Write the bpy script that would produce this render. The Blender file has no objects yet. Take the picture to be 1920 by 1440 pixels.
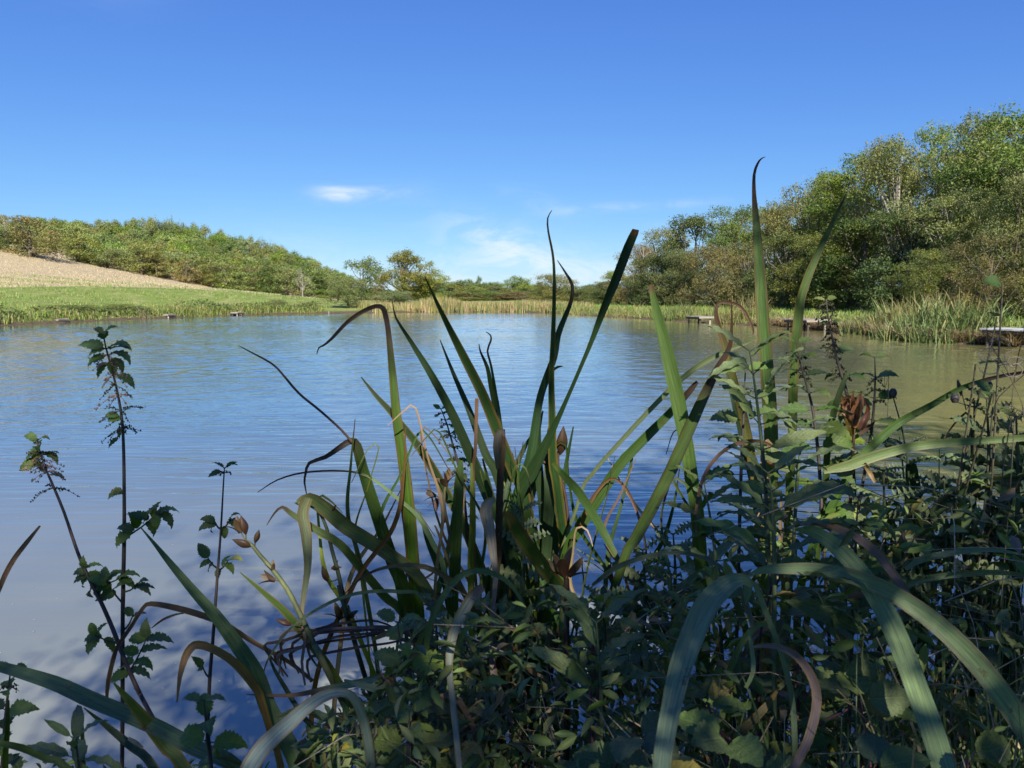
import bpy, math, random
import numpy as np
from mathutils import Vector, Matrix

sc = bpy.context.scene
COL = sc.collection
R = math.radians
random.seed(7)
rng = np.random.default_rng(11)

# ------------------------------------------------------------------ camera
H = 1.5
F, CX, CY = 1400.0, 960.0, 720.0
PITCH = math.atan(167.0 / F)
cam = bpy.data.cameras.new('camera')
camo = bpy.data.objects.new('camera', cam)
COL.objects.link(camo)
camo.location = (0, 0, H)
camo.rotation_euler = (R(90) - PITCH, 0, 0)
cam.sensor_width = 36.0
cam.lens = 36.0 * F / 1920.0
cam.clip_start = 0.05
cam.clip_end = 9000
cam.dof.use_dof = True
cam.dof.focus_distance = 2.6
cam.dof.aperture_fstop = 15.0
sc.camera = camo

# ------------------------------------------------------------------ world and sun
SUN_EL = R(37)
SUN_AZ = R(171)                 # clockwise from +Y: behind the viewer, to the right
SUN_DIR = Vector((math.sin(SUN_AZ) * math.cos(SUN_EL), math.cos(SUN_AZ) * math.cos(SUN_EL), math.sin(SUN_EL)))
world = bpy.data.worlds.new('World')
sc.world = world
world.use_nodes = True
wn, wl = world.node_tree.nodes, world.node_tree.links
wn.clear()

def nd(tree_nodes, typ, **kw):
    n = tree_nodes.new(typ)
    for k, v in kw.items():
        setattr(n, k, v)
    return n

def wmath(op, a, b=None, c=None, clamp=False):
    n = nd(wn, 'ShaderNodeMath', operation=op, use_clamp=clamp)
    for i, x in enumerate((a, b, c)):
        if x is None:
            continue
        if isinstance(x, (int, float)):
            n.inputs[i].default_value = x
        else:
            wl.new(x, n.inputs[i])
    return n.outputs[0]

sky = nd(wn, 'ShaderNodeTexSky', sky_type='NISHITA', sun_disc=False)
sky.sun_elevation = SUN_EL
sky.sun_rotation = SUN_AZ
sky.altitude = 0
sky.air_density = 1.0
sky.dust_density = 0.0
sky.ozone_density = 3.5
# camera-like rendering of the blue, one curve per channel for the whole sky
ssep = nd(wn, 'ShaderNodeSeparateColor'); wl.new(sky.outputs[0], ssep.inputs[0])
hsv = nd(wn, 'ShaderNodeCombineColor')
for i, (k, g) in enumerate(((.0590, .965), (.1010, .88), (.3230, .51))):
    wl.new(wmath('MULTIPLY', wmath('POWER', ssep.outputs[i], g), k / (2 ** .92 * .1)), hsv.inputs[i])
# thin cirrus: stretched noise on a high flat layer, thicker in a few drifting patches
tc = nd(wn, 'ShaderNodeTexCoord')
sep = nd(wn, 'ShaderNodeSeparateXYZ')
wl.new(tc.outputs['Generated'], sep.inputs[0])
zc = wmath('MAXIMUM', sep.outputs['Z'], 0.03)
px_ = wmath('DIVIDE', sep.outputs['X'], zc)
py_ = wmath('DIVIDE', sep.outputs['Y'], zc)
comb = nd(wn, 'ShaderNodeCombineXYZ')
wl.new(px_, comb.inputs[0]); wl.new(py_, comb.inputs[1])
def cloud_noise(scale, rot, sx, sy, detail, dist):
    mp = nd(wn, 'ShaderNodeMapping')
    mp.inputs['Rotation'].default_value = (0, 0, rot)
    mp.inputs['Scale'].default_value = (sx, sy, 1)
    wl.new(comb.outputs[0], mp.inputs[0])
    n = nd(wn, 'ShaderNodeTexNoise')
    n.inputs['Scale'].default_value = scale
    n.inputs['Detail'].default_value = detail
    n.inputs['Roughness'].default_value = 0.62
    n.inputs['Distortion'].default_value = dist
    wl.new(mp.outputs[0], n.inputs['Vector'])
    return n.outputs[0]
n_fine = cloud_noise(1.0, 0.5, 0.55, 1.5, 7, 0.7)
n_big = cloud_noise(0.22, 0.3, 1.0, 1.0, 3, 0.4)
def ramp01(x, a, b):
    n = nd(wn, 'ShaderNodeMapRange', interpolation_type='SMOOTHSTEP')
    wl.new(x, n.inputs[0])
    n.inputs[1].default_value = a; n.inputs[2].default_value = b
    return n.outputs[0]
def cloud_patch(ux, vz, ru, rv, tilt):
    """soft patch of cirrus round the direction x/y = ux, z/y = vz"""
    yy = wmath('MAXIMUM', sep.outputs['Y'], 0.02)
    u = wmath('SUBTRACT', wmath('DIVIDE', sep.outputs['X'], yy), ux)
    v = wmath('SUBTRACT', wmath('DIVIDE', sep.outputs['Z'], yy), vz)
    v = wmath('SUBTRACT', v, wmath('MULTIPLY', u, tilt))
    e = wmath('ADD', wmath('POWER', wmath('ABSOLUTE', wmath('DIVIDE', u, ru)), 2), wmath('POWER', wmath('ABSOLUTE', wmath('DIVIDE', v, rv)), 2))
    return wmath('EXPONENT', wmath('MULTIPLY', e, -1.0))
def uv_of(px, row):
    c, s = math.cos(PITCH), math.sin(PITCH)
    a, b = (px - CX) / F, (CY - row) / F
    y = c + b * s
    z = -s + b * c
    return a / y, z / y
cl = None
for (px, row, ru, rv, tilt, amp) in ((628, 361, .024, .0085, -.03, .72), (690, 362, .056, .011, .05, .42), (945, 452, .07, .022, -.35, .42), (1000, 490, .12, .03, -.2, .34),
                                     (1000, 525, .24, .03, 0, .42), (1190, 387, .10, .006, .06, .26), (1010, 378, .04, .012, -.3, .22),
                                     (620, 480, .12, .03, -.25, .16), (1260, 430, .14, .012, .2, .12),
                                     (560, -230, .16, .05, .4, .9), (960, -190, .10, .035, -.2, .6)):
    u, v = uv_of(px, row)
    g = wmath('MULTIPLY', cloud_patch(u, v, ru, rv, tilt), amp)
    cl = g if cl is None else wmath('ADD', cl, g)
fine = ramp01(n_fine, 0.30, 0.72)
mpw = nd(wn, 'ShaderNodeMapping'); mpw.inputs['Scale'].default_value = (6, 6, 20); mpw.inputs['Rotation'].default_value = (0, .22, 0)
wl.new(tc.outputs['Generated'], mpw.inputs[0])
nw = nd(wn, 'ShaderNodeTexNoise'); wl.new(mpw.outputs[0], nw.inputs['Vector'])
nw.inputs['Scale'].default_value = 1.6; nw.inputs['Detail'].default_value = 7; nw.inputs['Roughness'].default_value = .62; nw.inputs['Distortion'].default_value = 1.1
cl = wmath('MULTIPLY', cl, wmath('ADD', wmath('MULTIPLY', ramp01(nw.outputs[0], 0.36, 0.66), 0.85), 0.15))
front = ramp01(sep.outputs['Y'], 0.05, 0.3)
cl = wmath('MULTIPLY', cl, front)
veil = wmath('MULTIPLY', wmath('MULTIPLY', ramp01(n_big, 0.5, 0.8), fine), 0.025)
cl = wmath('MINIMUM', wmath('ADD', cl, veil), 0.85)
mixc = nd(wn, 'ShaderNodeMix', data_type='RGBA')
wl.new(cl, mixc.inputs[0])
wl.new(hsv.outputs[0], mixc.inputs[6])
mixc.inputs[7].default_value = (4.6, 5.0, 5.4, 1)
bg = nd(wn, 'ShaderNodeBackground')
bg.inputs['Strength'].default_value = 0.1
wl.new(mixc.outputs[2], bg.inputs['Color'])
wo = nd(wn, 'ShaderNodeOutputWorld')
wl.new(bg.outputs[0], wo.inputs[0])

sun = bpy.data.lights.new('sun', 'SUN')
sun.energy = 4.2
sun.angle = R(0.53)
sun.color = (1.0, 0.94, 0.84)
suno = bpy.data.objects.new('sun', sun)
COL.objects.link(suno)
suno.rotation_euler = SUN_DIR.to_track_quat('Z', 'Y').to_euler()
suno.location = SUN_DIR * 60

sc.view_settings.view_transform = 'Standard'
sc.view_settings.look = 'None'
sc.view_settings.exposure = 0.98
sc.view_settings.gamma = 1.0
sc.view_settings.use_curve_mapping = False
sc.render.engine = 'CYCLES'
sc.cycles.use_denoising = True
sc.cycles.max_bounces = 8
sc.cycles.diffuse_bounces = 3
sc.cycles.glossy_bounces = 3
sc.cycles.transmission_bounces = 4
sc.cycles.caustics_reflective = False
sc.cycles.caustics_refractive = False

# ------------------------------------------------------------------ helpers
cP, sP = math.cos(PITCH), math.sin(PITCH)
def ray(px, row):
    a, b = (px - CX) / F, (CY - row) / F
    return Vector((a, cP + b * sP, -sP + b * cP))
def P(px, row, d):                  # point at distance d along the viewing axis
    return Vector((0, 0, H)) + ray(float(px), float(row)) * float(d)
def PY(px, row, Y):                 # point at world y = Y
    r = ray(px, row)
    return Vector((0, 0, H)) + (Y / r.y) * r
def P0(px, row, z=0.0):             # point on the plane of height z
    r = ray(px, row)
    return Vector((0, 0, H)) + ((z - H) / r.z) * r

def np_mesh(name, V, Fq, mat=None, tint=None, puv=None, smooth=True):
    V = np.asarray(V, dtype=np.float32).reshape(-1, 3)
    Fq = np.asarray(Fq, dtype=np.int32)
    k = Fq.shape[1]
    me = bpy.data.meshes.new(name)
    me.vertices.add(len(V)); me.vertices.foreach_set('co', V.ravel())
    me.loops.add(Fq.size); me.loops.foreach_set('vertex_index', Fq.ravel())
    me.polygons.add(len(Fq))
    me.polygons.foreach_set('loop_start', np.arange(0, Fq.size, k, dtype=np.int32))
    me.polygons.foreach_set('loop_total', np.full(len(Fq), k, dtype=np.int32))
    me.polygons.foreach_set('use_smooth', np.full(len(Fq), smooth, dtype=bool))
    if tint is not None:
        t = np.ones((len(V), 4), dtype=np.float32)
        t[:, :3] = tint
        a = me.attributes.new('tint', 'FLOAT_COLOR', 'POINT'); a.data.foreach_set('color', t.ravel())
    if puv is not None:
        t = np.zeros((len(V), 3), dtype=np.float32); t[:, :2] = puv
        a = me.attributes.new('puv', 'FLOAT_VECTOR', 'POINT'); a.data.foreach_set('vector', t.ravel())
    if mat is not None:
        me.materials.append(mat)
    me.update(calc_edges=True)
    return me

class MB:                            # collects pieces, keeps tint and puv
    def __init__(s): s.V, s.F, s.T, s.U, s.n = [], [], [], [], 0
    def add(s, V, Fq, tint=(1, 1, 1), uv=None):
        V = np.asarray(V, dtype=np.float32).reshape(-1, 3)
        Fq = np.asarray(Fq, dtype=np.int32)
        s.V.append(V); s.F.append(Fq + s.n)
        t = np.empty((len(V), 3), dtype=np.float32); t[:] = tint; s.T.append(t)
        s.U.append(np.zeros((len(V), 2), dtype=np.float32) if uv is None else np.asarray(uv, dtype=np.float32))
        s.n += len(V)
    def mesh(s, name, mat, smooth=True):
        return np_mesh(name, np.concatenate(s.V), np.concatenate(s.F), mat, np.concatenate(s.T), np.concatenate(s.U), smooth)

def link(name, me, parent=None, **props):
    o = bpy.data.objects.new(name, me)
    COL.objects.link(o)
    if parent is not None:
        o.parent = parent
    for k, v in props.items():
        if v is not None:
            o[k] = v
    return o
def thing(name, loc, label, cat, group=None):
    o = link(name, None, label=label, category=cat, group=group)
    o.location = loc
    o.empty_display_size = 0.1
    return o

def tube(mb, pts, radii, sides=6, tint=(1, 1, 1), cap=True):
    pts = [Vector(p) for p in pts]
    n = len(pts)
    V, U = [], []
    up = Vector((0.13, 0.21, 0.97))
    L = 0.0
    for i, p in enumerate(pts):
        t = (pts[min(i + 1, n - 1)] - pts[max(i - 1, 0)])
        t = t.normalized() if t.length > 1e-9 else Vector((0, 0, 1))
        a = t.cross(up)
        if a.length < 0.15:
            a = t.cross(Vector((1, 0.1, 0)))
        a.normalize()
        b = t.cross(a)
        if i: L += (p - pts[i - 1]).length
        for k in range(sides):
            an = 2 * math.pi * k / sides
            V.append(p + (math.cos(an) * a + math.sin(an) * b) * float(radii[i]))
            U.append((2 * k / sides - 1, L))
    Fq = []
    for i in range(n - 1):
        for k in range(sides):
            k2 = (k + 1) % sides
            Fq.append((i * sides + k, i * sides + k2, (i + 1) * sides + k2, (i + 1) * sides + k))
    mb.add(V, Fq, tint, U)

def box(mb, c, half, tint=(1, 1, 1), M=None):
    V = [Vector((sx * half[0], sy * half[1], sz * half[2])) for sx in (-1, 1) for sy in (-1, 1) for sz in (-1, 1)]
    if M is not None:
        V = [M @ v for v in V]
    V = [v + Vector(c) for v in V]
    mb.add(V, [(0, 1, 3, 2), (4, 6, 7, 5), (0, 4, 5, 1), (2, 3, 7, 6), (0, 2, 6, 4), (1, 5, 7, 3)], tint)

def catmull(pts, step):
    """pts: rows of numbers; resample smoothly at about `step` (first three columns are the position)"""
    A = np.asarray(pts, dtype=float)
    if len(A) == 1: return A
    out = []
    B = np.vstack([2 * A[0] - A[1], A, 2 * A[-1] - A[-2]])
    for i in range(1, len(B) - 2):
        p0, p1, p2, p3 = B[i - 1], B[i], B[i + 1], B[i + 2]
        n = max(2, int(np.linalg.norm(p2[:3] - p1[:3]) / step) + 1)
        for k in range(n):
            t = k / n
            out.append(0.5 * ((2 * p1) + (-p0 + p2) * t + (2 * p0 - 5 * p1 + 4 * p2 - p3) * t * t + (-p0 + 3 * p1 - 3 * p2 + p3) * t ** 3))
    out.append(A[-1])
    return np.array(out)

# ------------------------------------------------------------------ materials
class NT:
    def __init__(s, name):
        s.m = bpy.data.materials.new(name); s.m.use_nodes = True
        s.t = s.m.node_tree; s.n = s.t.nodes; s.l = s.t.links
        s.n.clear()
        s.out = s.n.new('ShaderNodeOutputMaterial')
    def node(s, typ, ins=None, **kw):
        x = s.n.new(typ)
        for k, v in kw.items(): setattr(x, k, v)
        for k, v in (ins or {}).items(): s.set(x.inputs[k], v)
        return x
    def set(s, inp, v):
        if hasattr(v, 'is_output') or isinstance(v, bpy.types.NodeSocket): s.l.new(v, inp)
        else:
            if isinstance(v, tuple) and len(v) == 3 and len(getattr(inp, 'default_value', ())) == 4: v = (*v, 1)
            inp.default_value = v
    def math(s, op, a, b=0.0, clamp=False):
        x = s.n.new('ShaderNodeMath'); x.operation = op; x.use_clamp = clamp
        s.set(x.inputs[0], a); s.set(x.inputs[1], b)
        return x.outputs[0]
    def mix(s, f, a, b, blend='MIX'):
        x = s.n.new('ShaderNodeMix'); x.data_type = 'RGBA'; x.blend_type = blend
        s.set(x.inputs[0], f); s.set(x.inputs[6], a); s.set(x.inputs[7], b)
        return x.outputs[2]
    def noise(s, vec, scale, detail=4, rough=0.55, dist=0.0):
        x = s.node('ShaderNodeTexNoise', {'Scale': scale, 'Detail': detail, 'Roughness': rough, 'Distortion': dist})
        if vec is not None: s.l.new(vec, x.inputs['Vector'])
        return x.outputs[0]
    def mapping(s, vec, scale=(1, 1, 1), rot=(0, 0, 0)):
        x = s.node('ShaderNodeMapping'); s.l.new(vec, x.inputs[0])
        x.inputs['Scale'].default_value = scale; x.inputs['Rotation'].default_value = rot
        return x.outputs[0]
    def ramp(s, x, a, b, lo=0.0, hi=1.0, smooth=True):
        m = s.node('ShaderNodeMapRange', interpolation_type='SMOOTHSTEP' if smooth else 'LINEAR')
        s.set(m.inputs[0], x); s.set(m.inputs[1], a); s.set(m.inputs[2], b); s.set(m.inputs[3], lo); s.set(m.inputs[4], hi)
        return m.outputs[0]
    def colors(s, x, stops):
        r = s.node('ShaderNodeValToRGB'); s.l.new(x, r.inputs[0])
        e = r.color_ramp.elements
        while len(e) < len(stops): e.new(0.5)
        for k, (p, c) in enumerate(stops): e[k].position = p; e[k].color = (*c, 1)
        return r.outputs[0]
    def surf(s, sh): s.l.new(sh, s.out.inputs[0]); return s.m

def leaf_shader(t, col, rough=0.5, spec=0.4, trans=0.3, bump=None, tcol=(1.25, 1.3, 0.55)):
    p = t.node('ShaderNodeBsdfPrincipled', {'Base Color': col, 'Roughness': rough, 'Specular IOR Level': spec})
    tr = t.node('ShaderNodeBsdfTranslucent', {'Color': t.mix(1.0, col, tcol, 'MULTIPLY')})
    if bump is not None:
        t.l.new(bump, p.inputs['Normal'])
    mx = t.node('ShaderNodeMixShader', {0: trans, 1: p.outputs[0], 2: tr.outputs[0]})
    return t.surf(mx.outputs[0])

def hue_by_object(t, col, dh=0.02, dv=0.18, ds=0.12):
    oi = t.node('ShaderNodeObjectInfo')
    r = oi.outputs['Random']
    r2 = t.math('FRACT', t.math('MULTIPLY', r, 7.31))
    r3 = t.math('FRACT', t.math('MULTIPLY', r, 23.17))
    h = t.node('ShaderNodeHueSaturation', {'Hue': t.ramp(r, 0, 1, 0.5 - dh, 0.5 + dh, False), 'Saturation': t.ramp(r2, 0, 1, 1 - ds, 1 + ds, False),
                                           'Value': t.ramp(r3, 0, 1, 1 - dv, 1 + dv, False), 'Color': col})
    return h.outputs[0]

def mat_blade():
    """strap leaves: lengthwise veins, brown flecks, per-leaf tint"""
    t = NT('strap_leaf')
    tint = t.node('ShaderNodeAttribute', attribute_name='tint').outputs['Color']
    uv = t.node('ShaderNodeAttribute', attribute_name='puv').outputs['Vector']
    oc = t.node('ShaderNodeTexCoord').outputs['Object']
    v1 = t.noise(t.mapping(uv, (5, 1.2, 1)), 1.0, 4, 0.65)
    v2 = t.noise(t.mapping(uv, (26, 2, 1)), 1.0, 2, 0.5)
    col = t.mix(1.0, tint, t.colors(t.math('ADD', t.math('MULTIPLY', v1, .6), t.math('MULTIPLY', v2, .4)), [(.3, (.4, .42, .4)), (.5, (1, 1, 1)), (.68, (1.65, 1.55, 1.25))]), 'MULTIPLY')
    fl = t.noise(oc, 38, 4, .7)
    col = t.mix(t.ramp(fl, .62, .72, 0, .75), col, (.07, .042, .018))
    col = hue_by_object(t, col, .012, .15, .1)
    b = t.node('ShaderNodeBump', {'Strength': .35, 'Distance': .0012, 'Height': t.math('ADD', v2, v1)})
    return leaf_shader(t, col, .45, .36, .30, b.outputs[0])

def mat_broad():
    """net-veined leaves: paler midrib and side veins, per-leaf tint"""
    t = NT('veined_leaf')
    tint = t.node('ShaderNodeAttribute', attribute_name='tint').outputs['Color']
    uv = t.node('ShaderNodeAttribute', attribute_name='puv').outputs['Vector']
    oc = t.node('ShaderNodeTexCoord').outputs['Object']
    s = t.node('ShaderNodeSeparateXYZ'); t.l.new(uv, s.inputs[0])
    ax = t.math('ABSOLUTE', s.outputs[0])
    mid = t.ramp(ax, .03, .10, 1, 0)
    ph = t.math('SUBTRACT', t.math('MULTIPLY', s.outputs[1], 9.0), t.math('MULTIPLY', ax, 2.6))
    fr = t.math('ABSOLUTE', t.math('SUBTRACT', t.math('FRACT', ph), .5))
    side = t.ramp(fr, .02, .12, 1, 0)
    vein = t.math('MAXIMUM', mid, t.math('MULTIPLY', side, .6))
    n = t.noise(oc, 24, 4, .6)
    col = t.mix(1.0, tint, t.colors(n, [(.3, (.7, .72, .7)), (.55, (1, 1, 1)), (.75, (1.3, 1.25, 1.1))]), 'MULTIPLY')
    col = t.mix(t.math('MULTIPLY', vein, .35), col, t.mix(1.0, tint, (1.7, 1.6, 1.5), 'MULTIPLY'))
    fl = t.noise(oc, 9, 5, .75)
    col = t.mix(t.ramp(fl, .66, .74, 0, .7), col, (.06, .04, .018))
    col = hue_by_object(t, col, .018, .22, .15)
    b = t.node('ShaderNodeBump', {'Strength': .6, 'Distance': .002, 'Height': t.math('SUBTRACT', n, vein)})
    return leaf_shader(t, col, .5, .38, .28, b.outputs[0])

def mat_stem(name='plant_stem'):
    t = NT(name)
    tint = t.node('ShaderNodeAttribute', attribute_name='tint').outputs['Color']
    oc = t.node('ShaderNodeTexCoord').outputs['Object']
    n = t.noise(t.mapping(oc, (60, 60, 14)), 1.0, 4, .6)
    col = t.mix(1.0, tint, t.colors(n, [(.3, (.55, .55, .55)), (.7, (1.35, 1.3, 1.2))]), 'MULTIPLY')
    b = t.node('ShaderNodeBump', {'Strength': .5, 'Distance': .001, 'Height': n})
    p = t.node('ShaderNodeBsdfPrincipled', {'Base Color': col, 'Roughness': .6, 'Specular IOR Level': .35, 'Normal': b.outputs[0]})
    return t.surf(p.outputs[0])

def mat_crown(name, stops, trans=.34, dh=.02, dv=.2):
    t = NT(name)
    g = t.node('ShaderNodeNewGeometry')
    col = t.colors(g.outputs['Random Per Island'], stops)
    oc = t.node('ShaderNodeTexCoord').outputs['Object']
    n = t.noise(oc, .55, 3, .6)                 # patches of older and younger leaf
    col = t.mix(t.ramp(n, .4, .68, 0, .55), col, t.mix(1.0, col, (1.5, 1.12, .75), 'MULTIPLY'))
    col = hue_by_object(t, col, dh, dv, .12)
    return leaf_shader(t, col, .55, .3, trans, None)

def mat_tint_island(name, trans=.2):
    """massed blades: tint attribute varied from piece to piece"""
    t = NT(name)
    tint = t.node('ShaderNodeAttribute', attribute_name='tint').outputs['Color']
    g = t.node('ShaderNodeNewGeometry')
    r = g.outputs['Random Per Island']
    h = t.node('ShaderNodeHueSaturation', {'Hue': t.ramp(r, 0, 1, .475, .525, False), 'Saturation': t.ramp(t.math('FRACT', t.math('MULTIPLY', r, 5.7)), 0, 1, .8, 1.15, False),
                                           'Value': t.ramp(t.math('FRACT', t.math('MULTIPLY', r, 17.3)), 0, 1, .6, 1.4, False), 'Color': tint})
    return leaf_shader(t, h.outputs[0], .55, .3, trans, None)

def mat_bark(name, a, b):
    t = NT(name)
    oc = t.node('ShaderNodeTexCoord').outputs['Object']
    n = t.noise(t.mapping(oc, (7, 7, 2)), 1.0, 6, .65)
    col = t.colors(n, [(.3, a), (.7, b)])
    bm = t.node('ShaderNodeBump', {'Strength': .7, 'Distance': .03, 'Height': n})
    p = t.node('ShaderNodeBsdfPrincipled', {'Base Color': col, 'Roughness': .85, 'Normal': bm.outputs[0]})
    return t.surf(p.outputs[0])

def mat_wood(name, a, b):
    t = NT(name)
    oc = t.node('ShaderNodeTexCoord').outputs['Object']
    n = t.noise(t.mapping(oc, (3, 40, 40)), 1.0, 5, .6)
    col = t.colors(n, [(.3, a), (.7, b)])
    col = hue_by_object(t, col, .01, .2, .1)
    bm = t.node('ShaderNodeBump', {'Strength': .5, 'Distance': .004, 'Height': n})
    p = t.node('ShaderNodeBsdfPrincipled', {'Base Color': col, 'Roughness': .75, 'Normal': bm.outputs[0]})
    return t.surf(p.outputs[0])

M_BLADE, M_BROAD, M_STEM = mat_blade(), mat_broad(), mat_stem()
M_MASS = mat_tint_island('massed_leaves')
M_BARK = mat_bark('grey_brown_bark', (.06, .045, .03), (.17, .14, .10))
M_PALEBARK = mat_bark('pale_bark', (.22, .19, .15), (.42, .38, .32))
M_WOOD = mat_wood('weathered_plank', (.20, .17, .13), (.42, .38, .32))
M_DARKWOOD = mat_wood('wet_timber', (.05, .04, .03), (.13, .105, .08))
M_POST = mat_wood('pale_post', (.38, .35, .30), (.60, .57, .50))
M_WHITEDECK = mat_wood('pale_grey_deck', (.38, .38, .38), (.54, .54, .54))

# ------------------------------------------------------------------ lake outline and terrain
shore_px = [(1920, 652), (1850, 645), (1760, 642), (1700, 638), (1640, 628), (1560, 620), (1500, 614), (1400, 610), (1300, 604), (1200, 598), (1100, 592),
            (1030, 587.5), (960, 585.5), (850, 585.5), (760, 586), (680, 587), (600, 588), (500, 590), (400, 593), (300, 597), (200, 601), (100, 606), (0, 611), (-200, 624), (-500, 645)]
near_shore = [(-34, 14), (-24, 5.5), (-12, 2.6), (-6, 1.75), (-3, 1.55), (-1.6, 1.6), (-0.7, 1.75), (0.0, 1.95), (0.6, 2.1), (1.3, 2.35), (2.0, 2.9), (3.2, 4.3), (5.5, 7), (9.5, 11.5), (13.2, 16.5), (14.6, 19)]
lake = [(x, y) for x, y in near_shore] + [tuple(P0(a, b)[:2]) for a, b in shore_px]
LK = np.array(catmull([(x, y, 0) for x, y in lake] + [(lake[0][0], lake[0][1], 0)], 1.5))[:-1, :2]

def lake_sd(x, y):
    """signed distance to the lake outline, positive on land"""
    shp = np.shape(x)
    x = np.asarray(x, float).ravel(); y = np.asarray(y, float).ravel()
    A = LK; B = np.roll(LK, -1, axis=0)
    D = B - A; L2 = (D ** 2).sum(1) + 1e-12
    out = np.empty(len(x))
    for i in range(0, len(x), 4000):
        px, py = x[i:i + 4000, None] - A[None, :, 0], y[i:i + 4000, None] - A[None, :, 1]
        t = np.minimum(np.maximum((px * D[:, 0] + py * D[:, 1]) / L2, 0), 1)
        d = np.sqrt(((px - t * D[:, 0]) ** 2 + (py - t * D[:, 1]) ** 2).min(1))
        yy, xx = y[i:i + 4000, None], x[i:i + 4000, None]
        c = (A[:, 1] > yy) != (B[:, 1] > yy)
        den = np.where(D[:, 1] == 0, 1e-12, D[:, 1])
        c &= xx < D[:, 0] * (yy - A[:, 1]) / den + A[:, 0]
        out[i:i + 4000] = np.where(c.sum(1) % 2 == 1, -d, d)
    return out.reshape(shp)

ctrl = []
def cpx(px, row, Y):
    v = PY(px, row, Y); ctrl.append((v.x, v.y, v.z))
def cxy(x, y, z): ctrl.append((x, y, z))
for a in ((0, 566, 50), (0, 539, 66), (0, 472, 112), (200, 503, 122), (300, 522, 125), (420, 543, 128), (560, 558, 125), (200, 540.5, 70), (450, 547, 82), (600, 561, 88), (300, 572, 62),
          (0, 452, 165), (150, 462, 175), (330, 475, 190), (480, 505, 205), (600, 532, 215), (650, 540, 235), (750, 551, 270), (-250, 440, 120), (-250, 530, 70), (-250, 425, 180), (-500, 470, 90),
          (-500, 560, 48), (-600, 410, 180), (330, 490, 300), (0, 470, 300), (560, 535, 330)):
    cpx(*a)
for a in ((0, 78, .5), (0, 110, .6), (-12, 90, .6), (0, 160, .8), (0, 300, 1.0), (60, 300, 1.5), (40, 150, 1.5), (12, 100, .6), (17, 46, .65), (26, 40, .9), (32, 46, 1.3), (48, 60, 2.0), (60, 30, 1.6), (15, 78, .6),
          (24, 26, .75), (38, 28, 1.2), (20, 12, .8), (0, -10, .9), (-20, -6, .8), (20, -8, .95), (8, 1, .75), (-8, -1, .66), (0, 0.6, .62), (1.5, 1.0, .64), (-1.5, .8, .55), (0, -40, 1.2), (-60, -30, 1.5), (60, -40, 2.0), (-60, 15, 1.0), (-40, 30, .6), (-33, 44, .55)):
    cxy(*a)
CT = np.array(ctrl)
def tps_fit(C, lam=20.0):
    n = len(C); S = 100.0
    X = C[:, :2] / S
    r2 = ((X[:, None] - X[None]) ** 2).sum(-1)
    K = 0.5 * r2 * np.log(r2 + 1e-12) + np.eye(n) * 1e-4 * lam
    Pm = np.hstack([np.ones((n, 1)), X])
    A = np.block([[K, Pm], [Pm.T, np.zeros((3, 3))]])
    return np.linalg.solve(A, np.concatenate([C[:, 2], np.zeros(3)])), X, S
TPSW, TPSX, TPSS = tps_fit(CT, 0.4)
def raw_h(x, y):
    x = np.asarray(x, float).ravel(); y = np.asarray(y, float).ravel()
    X = np.stack([x, y], 1) / TPSS
    r2 = ((X[:, None] - TPSX[None]) ** 2).sum(-1)
    return (0.5 * r2 * np.log(r2 + 1e-12)) @ TPSW[:-3] + TPSW[-3] + X @ TPSW[-2:]
def sstep(a, b, x):
    t = np.clip((x - a) / (b - a), 0, 1); return t * t * (3 - 2 * t)
def ground_h(x, y):
    shp = np.shape(x)
    x = np.atleast_1d(np.asarray(x, float)).ravel(); y = np.atleast_1d(np.asarray(y, float)).ravel()
    h = raw_h(x, y)
    rr = np.hypot(x + 10, y - 90)
    far = sstep(230, 420, rr)
    h = np.clip(h, 0.35, 40) * (1 - far) + 0.9 * far
    s = np.full(len(x), 99.0)
    m = (np.abs(x) < 75) & (y > -12) & (y < 85)
    if m.any(): s[m] = lake_sd(x[m], y[m])
    near = sstep(8, 3, np.hypot(x, y - 1))
    wdt = 0.55 + 0.75 * near
    k = sstep(0, 1, np.clip(s / wdt, 0, 1))
    out = np.where(s > 0, h * k + 0.015 * (1 - k) * np.clip(s, 0, 1), -0.75 * sstep(0, 2.5, -s) - 0.02)
    out += np.where(s > 1.0, 0.03 * np.sin(x * 1.7 + np.sin(y * 2.1)) * np.sin(y * 1.3), 0)
    return out.reshape(shp) if shp else float(out[0])
def G(x, y): return float(ground_h(np.array([x]), np.array([y]))[0])

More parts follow.
